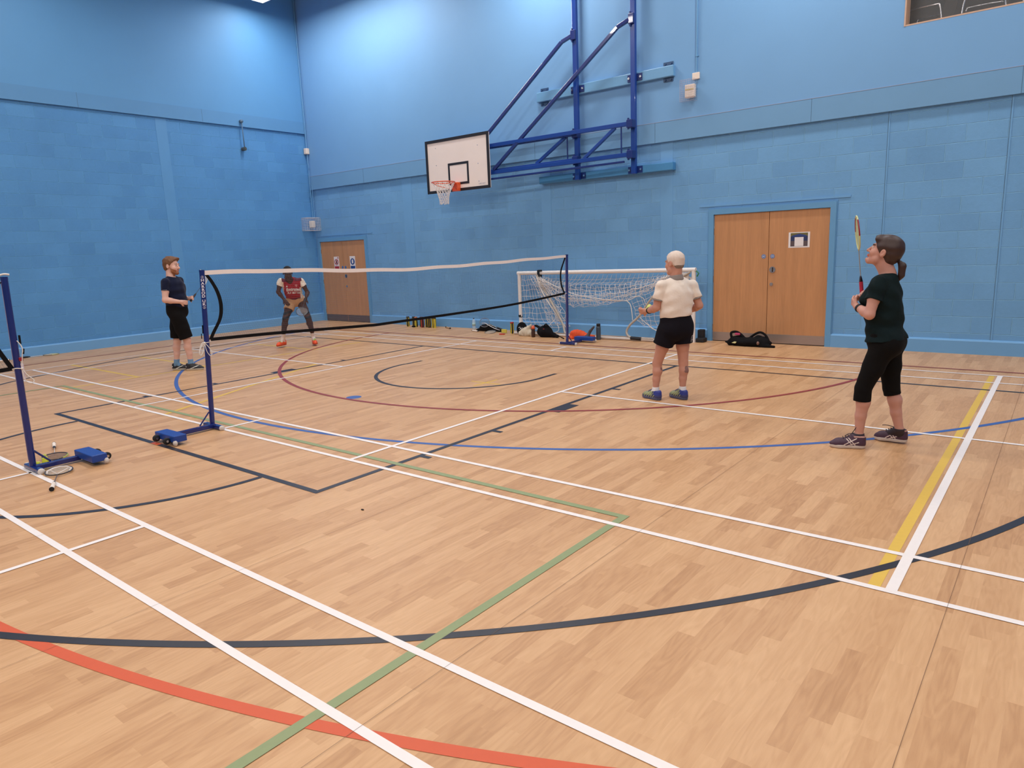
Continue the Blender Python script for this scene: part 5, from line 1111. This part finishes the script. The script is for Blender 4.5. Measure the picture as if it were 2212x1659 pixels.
# ------------------------------------------------------------------ rackets, shuttlecocks
M_str = mat('racket_strings_pale', (196, 196, 192), .5); M_strd = mat('racket_strings_dark', (92, 84, 92), .5)
def racket(M, label, grip=(236, 224, 214), frame=(40, 38, 44), shaft=(60, 58, 64), strings=None, accent=None, cone=(40, 38, 42), bundle=False, parent_label=None):
    """local +Y from the butt to the tip, +Z is the string bed's normal"""
    e = bpy.data.objects.new('badminton_racket', None); COL.objects.link(e); e.matrix_world = M; tag(e, label, 'racket', 'badminton rackets')
    key = 'rk_%d_%d_%d' % tuple(frame); mf = bpy.data.materials.get(key) or mat(key, frame, .3, coat=.3)
    key = 'rs_%d_%d_%d' % tuple(shaft); msf = bpy.data.materials.get(key) or mat(key, shaft, .3, coat=.3)
    key = 'rg_%d_%d_%d' % tuple(grip); mg = bpy.data.materials.get(key) or mat(key, grip, .8, bump=.2, scale=60)
    key = 'rc_%d_%d_%d' % tuple(cone); mc = bpy.data.materials.get(key) or mat(key, cone, .4)
    k = MB(); k.tube([(0, y, 0) for y in (0, .01, .05, .15, .155)], [.0165, .017, .0145, .014, .0125], 12); g = auto_smooth(k.build('grip', mg, e), 50)
    MB().tube([(0, -.006, 0), (0, .002, 0)], .0172, 12).build('butt_cap', M_rub, g)
    k = MB(); k.tube([(0, .155, 0), (0, .19, 0), (0, .2, 0)], [.0135, .008, .005], 10); k.build('cone_cap', mc, e, smooth=True)
    k = MB(); k.tube([(0, .19, 0), (0, .405, 0)], .0036, 8); auto_smooth(k.build('shaft', msf, e))
    k = MB(); cy = .53; a_, b_ = .096, .127
    ov = [(a_*math.sin(t)*(1+.06*math.cos(t)), cy+b_*-math.cos(t), 0) for t in np.linspace(0, 2*PI, 49)[:-1]]
    k.tube(ov, .0054, 8, closed=True); k.cur = 0
    k.tube([(0, .395, 0), (0, .41, 0)], .006, 8); n0 = len(k.f)
    if accent:
        for i, f in enumerate(k.f):
            q = i//8
            if i < 48*8 and (q % 48 in range(12, 20) or q % 48 in range(29, 37)): k.m[i] = 1
    key = None; acc = mf
    if accent:
        key = 'ra_%d_%d_%d' % tuple(accent); acc = bpy.data.materials.get(key) or mat(key, accent, .3)
    fr = k.build('head_frame', [mf, acc], e, smooth=True)
    k = MB(); 
    for i in range(-10, 11):
        x = i*.0088; h = b_*math.sqrt(max(0, 1-(x/a_)**2))*.97; k.tube([(x, cy-h, 0), (x, cy+h, 0)], .0006, 3, caps=False)
    for i in range(-13, 14):
        y = i*.0092; h = a_*math.sqrt(max(0, 1-(y/b_)**2))*.97; k.tube([(-h, cy+y, 0), (h, cy+y, 0)], .0006, 3, caps=False)
    k.build('strings', strings or M_str, e)
    return e
def lay(butt, tip, z=.018, up=(0, 0, 1), tilt=0.0):
    M = frame_to((butt[0], butt[1], z), (tip[0], tip[1], z if len(tip) < 3 else tip[2]), up)
    return M @ Matrix.Rotation(tilt, 4, 'Y')
d_ = Vector((-.309+.873, -1.37+1.186, 0)).normalized()
racket(lay((-.87, -1.19), (-.32, -1.368), .0175), 'green-tipped dark racket on the floor behind the net post foot', strings=M_strd, frame=(50, 44, 50), shaft=(220, 205, 196), accent=(170, 190, 70))
e = racket(lay((.64, -1.715), (.10, -1.475), .0175), 'racket lying across the white line in front of the post, grip toward the camera', frame=(44, 40, 44), shaft=(92, 82, 80), strings=M_str)
k = MB(); k.prism([(-.062, .48), (.062, .48), (.0, .60)], .001); 
k.tube([(0, .42, .003), (-.06, .56, .003)], .004, 4); k.tube([(0, .42, .003), (.06, .56, .003)], .004, 4); k.tube([(-.075, .47, .003), (-.085, .55, .003), (-.05, .62, .003)], .007, 4); k.tube([(.075, .47, .003), (.085, .55, .003), (.05, .62, .003)], .007, 4); k.tube([(-.05, .62, .003), (0, .645, .003), (.05, .62, .003)], .007, 4)
k.v = k.v[6:]; k.f = [tuple(i-6 for i in f) for f in k.f[5:]]; k.m = k.m[5:]
k.build('string_stencil', mat('stencil_white', (232, 220, 212), .6), e)
racket(lay((-8.64, .83), (-8.52, 1.50), .0175, tilt=.0), 'racket with pale grip lying on the floor along the left wall', frame=(84, 80, 62), shaft=(222, 214, 206), accent=(160, 170, 80), grip=(40, 38, 44))
racket(lay((-8.5, .66), (-8.56, .0), .0175), 'racket on the floor by the left wall, only its white grip showing past the post', frame=(40, 42, 60), shaft=(40, 42, 60), cone=(28, 32, 64))
def pw(root, v): return root.matrix_world @ Vector(v)
bpy.context.view_layer.update()
Rm = PD_['root'].matrix_world.to_3x3()
a = pw(PD_['root'], (-.118, .06, 1.135)); b = pw(PD_['root'], (-.192, .0, 1.81))
racket(frame_to(a, a+(b-a), Rm @ Vector((.99, .16, .1))), 'racket held upright edge-on in front of the woman, lime frame above her face', frame=(206, 208, 150), shaft=(150, 150, 150), grip=(176, 36, 64), cone=(34, 32, 50), accent=(150, 40, 50), strings=mat('strings_lime', (214, 218, 160), .5))
a = pw(PAs['root'], (.205, -.045, 1.085)); b = pw(PAs['root'], (.50, .44, 1.41)); dd_ = (b-a).normalized()
racket(frame_to(a-dd_*.05, b, PAs['root'].matrix_world.to_3x3() @ Vector((-.75, .45, .5))), 'white-headed racket held by the man in navy, half hidden by the net post', frame=(226, 220, 214), shaft=(40, 40, 44), grip=(50, 40, 44), strings=mat('strings_white', (232, 228, 224), .5))
a = pw(PB_['root'], (.25, -.22, .955)); b = pw(PB_['root'], (.112, -.75, .64))
racket(frame_to(a, a+(b-a).normalized()*.5, PB_['root'].matrix_world.to_3x3() @ Vector((.1, -.5, .85))), 'racket pointing down at the net from the hand of the player in red', frame=(46, 46, 54), shaft=(60, 50, 50), grip=(60, 44, 40), strings=mat('strings_soft_white', (208, 206, 206), .5))
def shuttle(loc, rot, label, col=(214, 222, 60), base=(214, 222, 60)):
    e = empty('shuttlecock', loc, label=label, cat='shuttlecock', group='yellow shuttlecocks', rot=rot)
    key = 'sh_%d_%d_%d' % tuple(col); m = bpy.data.materials.get(key) or mat(key, col, .5)
    k = MB(); n = 32; vs = []; fs = []
    for j, (r, z) in enumerate(((.0125, .02), (.018, .035), (.025, .055), (.033, .078))):
        for i in range(n):
            a = 2*PI*i/n; rr = r*(1+(.05 if i % 2 else -.05)); vs.append((rr*math.cos(a), rr*math.sin(a), z))
    for j in range(3):
        for i in range(n): fs.append((j*n+i, j*n+(i+1) % n, (j+1)*n+(i+1) % n, (j+1)*n+i))
    k.add(vs, fs); o = k.build('skirt', m, e, smooth=True); md = o.modifiers.new('t', 'SOLIDIFY'); md.thickness = .0012
    MB().lathe([(.002, -.002), (.009, .0), (.0125, .007), (.013, .018), (.0125, .022)], 16).build('cork', mat('cork_white', (214, 216, 110), .5) if 'cork_white' not in bpy.data.materials else bpy.data.materials['cork_white'], e, smooth=True)
    return e
shuttle((-.255, -1.46, .082), (PI, 0, 0), 'yellow shuttlecock standing on its skirt beside the net post')
shuttle((-.20, -1.52, .034), (PI/2, 0, .6), 'yellow shuttlecock lying on its side against the post foot')
a = pw(PC_['root'], (-.205, .175, .945)); shuttle(tuple(a), (-1.25, .5, 0), 'yellow shuttlecock held in the left hand of the white-haired man', (214, 216, 120))

# ------------------------------------------------------------------ things along the back wall
def tubecan(x, y, top, body, label, h=.225, r=.034, lean=0):
    e = empty('shuttlecock_tube', (x, y, 0), label=label, cat='shuttlecock tube', group='shuttlecock tubes standing by the wall'); e.rotation_euler = (lean, 0, random.uniform(0, 3))
    key = 'can_%d_%d_%d' % tuple(body); m = bpy.data.materials.get(key) or mat(key, body, .35)
    k = MB(); k.lathe([(r, 0), (r, h*.9), (r*.98, h*.9)], 20); n = 20
    k.m = [(1 if ((i % n) in (2, 3, 4, 12, 13, 14)) else 0) if i < n else 0 for i in range(len(k.f))]
    k.build('tube_body', [m, M_rub], e, smooth=False)
    k = MB(); 
    for i_ in range(5):
        a = 2*PI*i_/5; k.tube([(r*1.02*math.cos(a+t*.9), r*1.02*math.sin(a+t*.9), h*(.08+.8*t)) for t in np.linspace(0, 1, 7)], .004, 4)
    k.build('tube_stripe', M_rub if sum(body) > 200 else mat('stripe_gold', (200, 170, 50), .4), e)
    key = 'cap_%d_%d_%d' % tuple(top); mt = bpy.data.materials.get(key) or mat(key, top, .35)
    MB().lathe([(r*1.04, h*.88), (r*1.04, h), (r*.9, h*1.01), (r*.5, h*1.01)], 20).build('lid', mt, e, smooth=True)
    return e
Yc, Kc, Rc_ = (216, 196, 60), (34, 32, 30), (170, 46, 40)
for (x, y, t, b, l) in ((-5.20, 7.42, (52, 44, 34), Yc, 'yellow and black shuttlecock tube, first of the row from the corner door'), (-5.03, 7.44, Kc, Kc, 'black shuttlecock tube, second of the row from the corner door'),
    (-4.92, 7.40, (196, 110, 60), Yc, 'yellow shuttlecock tube with orange lid in the row by the wall'), (-4.80, 7.45, Kc, Yc, 'black-lidded yellow tube third back in the shuttlecock tube row'),
    (-4.71, 7.39, Rc_, Rc_, 'red shuttlecock tube in the row by the wall'), (-4.62, 7.44, Rc_, Yc, 'yellow tube with red lid just right of the red tube'),
    (-4.52, 7.42, Kc, Kc, 'black shuttlecock tube between the yellow ones near the row end'), (-4.43, 7.45, Kc, Yc, 'yellow and black tube next to last in the row'), (-4.35, 7.41, (60, 52, 36), Yc, 'yellow and black shuttlecock tube closing the row, towards the goal'),
    (-2.05, 7.24, Rc_, Yc, 'yellow shuttlecock tube with red lid standing by the left goal post')):
    tubecan(x, y, t, b, l)
k = MB(); k.ball((-4.93, 7.33, .02), (.06, .03, .018)); tag(k.build('small_pouch', M_black), 'small dark pouch on the floor before the row of tubes', 'pouch')
# stick, lying tube
k = MB(); k.tube([(-4.10, 7.50, .018), (-3.84, 7.36, .018)], .014, 12); k.m = [0]*len(k.m); k.cur = 1; k.tube([(-4.105, 7.503, .018), (-4.05, 7.473, .018)], .0155, 12); k.tube([(-3.86, 7.371, .018), (-3.835, 7.357, .018)], .0155, 12)
tag(k.build('grip_roll', [mat('stick_tan', (196, 158, 116), .6), M_rub]), 'short tan stick with dark ends lying on the floor by the wall', 'stick')
def bottle(name, loc, prof, m, label, cap, capm, extra=None, grp='drinks bottles'):
    e = empty(name, loc, label=label, cat='bottle', group=grp)
    MB().lathe(prof, 24).build('bottle_body', m, e, smooth=True); MB().lathe(cap, 20).build('cap', capm, e, smooth=True)
    if extra: extra(e)
    return e
Mcl = glass_mat('clear_plastic', (.78, .9, .98), .08, .35)
bottle('water_bottle', (-3.28, 7.50, 0), [(.028, 0), (.035, .006), (.036, .05), (.033, .06), (.036, .07), (.036, .15), (.03, .19), (.014, .215), (.013, .225)], Mcl, 'clear plastic water bottle standing alone against the wall', [(.015, .222), (.015, .24), (.013, .242)], mat('cap_dark', (60, 70, 80), .4),
    lambda e: MB().lathe([(.0366, .08), (.0366, .14)], 24).build('bottle_label', mat('label_pale_blue', (168, 196, 196), .5), e, smooth=True))
bottle('sports_bottle', (-1.31, 6.94, 0), [(.03, 0), (.036, .006), (.037, .1), (.033, .12), (.037, .14), (.034, .155)], mat('bottle_dark_amber', (70, 44, 38), .35), 'dark sports bottle with orange top in front of the black bag', [(.037, .155), (.037, .175), (.03, .2), (.012, .205), (.012, .222)], mat('cap_orange', (222, 92, 48), .4))
bottle('flask', (.03, 7.07, 0), [(.036, 0), (.04, .006), (.041, .04), (.041, .215), (.036, .235), (.03, .24)], mat('flask_slate', (62, 72, 84), .35, coat=.3), 'tall dark grey flask standing beside the orange top', [(.034, .24), (.035, .275), (.03, .285)], M_rub)
# soft goods : distance-field shapes
def soft(name, lo, hi, vox, fn, m, label, cat, group=None, matfn=None, parent=None, wr=.004, fx=(40, 40, 40), seed=1):
    F = Fld(lo, hi, vox); fn(F); F.wrinkle(wr, fx, seed); F.cut((0, 0, .001), (0, 0, -1)); o = F.mesh(name, m, parent, matfn)
    if label: tag(o, label, cat, group)
    return o
# black holdall by the double door
hold = empty('sports_bag', (2.62, 7.30, 0), label='flattened black sports bag lying in front of the double door', cat='bag', group='bags by the wall')
def hb_(F):
    F.cone((-.22, 0, .06), (.26, .0, .06), .062, .066, .03); F.ell((0, .03, .06), (.34, .13, .075), None, .03); F.cone((-.24, .0, .1), (-.12, .03, .13), .05, .04, .03); F.cone((.12, .05, .11), (.24, .04, .10), .06, .05, .03); F.cone((.2, -.04, .03), (.40, -.05, .02), .045, .018, .02); F.cone((-.3, -.02, .05), (-.37, -.01, .05), .05, .015, .02)
o = soft('bag_body', (-.5, -.3, 0), (.5, .3, .28), .007, hb_, M_black, None, None, parent=hold, wr=.005)
k = MB(); k.tube(curve([(-.27, -.02, .13), (-.28, -.01, .2), (-.2, .0, .215), (-.12, .0, .17), (-.08, .0, .12)], 6), .02, 8); k.build('bag_handle', M_black, hold, smooth=True)
k = MB(); k.tube(curve([(.0, .06, .13), (.1, .05, .2), (.18, .04, .215), (.26, .03, .16), (.33, -.02, .05)], 6), .018, 8); k.build('bag_handle', M_black, hold, smooth=True)
k = MB(); k.cbox((-.175, -.02, .185), (.085, .03, .035), .01, Matrix.Rotation(.0, 4, 'X')); k.build('pink_tag', mat('tag_pink', (186, 60, 104), .5), hold)
k = MB(); k.prism([(-.035, -.008), (.02, -.014), (.04, .01), (.01, .016)], .012, Matrix.Translation((-.2, -.098, .06)) @ Matrix.Rotation(PI/2-.4, 4, 'X')); k.build('logo_patch', mat('patch_lemon', (206, 200, 140), .6), hold)
k = MB(); k.ball((.17, -.085, .065), (.022, .02, .028)); k.build('side_toggle', mat('toggle_brown', (130, 96, 84), .5), hold)
# racket bag with two rackets, left of the goal
rb = empty('racket_bag', (-2.75, 7.38, 0), label='black racket bag with a racket laid over it, against the wall beside a water bottle', cat='bag', group='bags by the wall')
def rbf(F): F.cone((-.22, 0, .04), (.28, -.02, .03), .05, .03, .03); F.ell((-.05, 0, .07), (.2, .08, .075), None, .03); F.cone((-.25, -.02, .03), (-.33, -.03, .02), .03, .015, .02); F.cone((.25, -.02, .02), (.4, -.03, .015), .02, .012, .02)
soft('bag_body', (-.45, -.15, 0), (.5, .16, .2), .006, rbf, M_black, None, None, parent=rb, wr=.004)
k = MB(); k.tube(curve([(-.16, -.05, .16), (-.06, -.06, .165), (.06, -.07, .12), (.22, -.075, .065), (.32, -.06, .04)], 6), .007, 6); k.build('white_piping', M_paper, rb, smooth=True)
racket(lay((-3.05, 7.19), (-2.50, 7.13), .02, tilt=.25), 'racket with dark frame leaning on the racket bag by the wall', frame=(70, 70, 76), shaft=(50, 50, 56), cone=(40, 40, 44))
racket(lay((-2.32, 7.30), (-2.95, 7.33, .21), .05, up=(0, -1, .6)), 'racket resting on top of the black racket bag', frame=(120, 124, 130), shaft=(216, 212, 206), grip=(44, 42, 46), strings=M_strd)
k = MB(); k.cbox((-2.22, 7.20, .045), (.12, .03, .07), .004, None); o = k.build('card_box', mat('card_yellow', (214, 200, 84), .5)); tag(o, 'small yellow box leaning at the end of the racket bag', 'box')
k = MB(); k.cbox((-2.13, 7.02, .010), (.11, .06, .018), .006); o = k.build('red_case', mat('red_plastic', (206, 62, 40), .4)); tag(o, 'small flat red case lying alone on the floor', 'case')
# behind the left goal post : round black racket cover, cream top, black rucksack
rc_ = empty('racket_cover', (-1.74, 7.15, .118), label='round black racket cover with white lettering leaning beside the left goal post', cat='racket cover')
k = MB(); M = Matrix.Rotation(PI/2-.15, 4, 'X'); k.prism([(.115*math.sin(t), .125*math.cos(t)) for t in np.linspace(0, 2*PI, 37)[:-1]], .035, M); k.build('cover_body', M_black, rc_, bevel=.008)
k = MB()
for q in range(2): k.tube(curve([(-.06+.02*q, -.021, .015-.03*q), (-.03+.02*q, -.022, .03-.03*q), (.0+.02*q, -.022, .0-.03*q), (.03+.02*q, -.022, .025-.03*q)], 4), .005, 5)
k.build('white_lettering', M_paper, rc_)
cre = soft('cream_top', (-1.95, 6.95, 0), (-1.2, 7.35, .3), .007, lambda F: (F.cone((-1.69, 7.03, .03), (-1.40, 7.03, .04), .04, .05, .03), F.cone((-1.60, 7.05, .06), (-1.50, 7.06, .15), .085, .045, .03), F.ell((-1.54, 7.04, .06), (.16, .07, .08), None, .03), F.cone((-1.50, 7.05, .15), (-1.45, 7.05, .2), .04, .025, .02)), mat('cream_fabric', (206, 192, 170), .9, var=.12, bump=.3, scale=30), 'crumpled cream top heaped on the floor by the left goal post', 'clothing', wr=.007, fx=(70, 60, 50), seed=4)
cre.data.update()
ruck = empty('rucksack', (-1.1, 7.03, 0), label='black rucksack slumped on the floor under the hitched goal net', cat='bag', group='bags by the wall')
soft('bag_body', (-.4, -.2, 0), (.5, .2, .32), .007, lambda F: (F.ell((0, 0, .09), (.17, .09, .115), None, .03), F.cone((-.1, 0, .15), (.05, 0, .2), .04, .03, .03), F.cone((.1, 0, .06), (.30, -.02, .03), .06, .025, .03), F.cone((-.14, .0, .18), (-.24, .02, .2), .025, .02, .02)), M_black, None, None, parent=ruck, wr=.005)
k = MB(); k.tube(curve([(.0, -.04, .2), (.06, -.05, .25), (.1, -.03, .2)], 5), .012, 6); k.build('bag_strap', M_black, ruck, smooth=True)
k = MB(); k.tube(curve([(.28, -.05, .03), (.38, -.08, .035), (.46, -.09, .012), (.5, -.12, .01)], 5), .01, 6); k.build('trailing_strap', M_black, ruck, smooth=True)
k = MB(); k.cbox((.03, -.085, .16), (.03, .01, .02), .003); k.build('red_badge', mat('badge_red', (120, 34, 44), .5), ruck)
soft('orange_top', (-.75, 6.9, 0), (.1, 7.35, .25), .007, lambda F: (F.cone((-.50, 7.03, .04), (-.20, 7.04, .05), .05, .06, .03), F.ell((-.38, 7.04, .08), (.17, .08, .085), None, .03), F.cone((-.2, 7.05, .05), (-.08, 7.07, .05), .045, .03, .03), F.cone((-.52, 7.0, .02), (-.48, 6.97, .02), .04, .03, .03)), mat('orange_fabric', (228, 86, 44), .85, var=.1, bump=.25, scale=26), 'bright orange top heaped in front of the goal', 'clothing', wr=.006, fx=(66, 50, 40), seed=8)
rcs = empty('racket_case', (-.18, 6.93, 0), label='dark grey racket-head case lying against the orange top', cat='racket cover')
soft('case_body', (-.35, -.15, 0), (.35, .15, .33), .006, lambda F: (F.cone((-.12, -.01, .03), (.06, .0, .04), .035, .045, .03), F.cone((.06, 0, .05), (.11, .03, .16), .04, .022, .03), F.cone((.11, .03, .16), (.17, .05, .235), .022, .018, .02)), mat('case_charcoal', (74, 66, 72), .6, var=.1), None, None, parent=rcs, wr=.002)
k = MB(); k.tube(curve([(-.12, -.05, .05), (-.02, -.055, .06), (.07, -.05, .05)], 5), .006, 5); k.build('case_piping', mat('piping_grey', (150, 146, 148), .5), rcs, smooth=True)
k = MB(); k.cbox((-.07, -.052, .035), (.05, .006, .02), .002); k.build('case_badge', mat('badge_orange', (206, 84, 60), .5), rcs)
k = MB(); k.cbox((1.74, 7.53, .10), (.10, .11, .20), .015); k.cbox((1.77, 7.46, .035), (.14, .16, .07), .015); tag(k.build('net_weight', M_rub), 'black block standing on the floor beyond the right goal post', 'weight')

k = MB(); k.ball((2.962, -.681, .004), (.014, .007, .004)); tag(k.build('dark_scrap', mat('scrap_dark', (50, 34, 26), .8), smooth=True), 'tiny dark scrap lying alone on bare floor inside the big black arc', 'scrap')
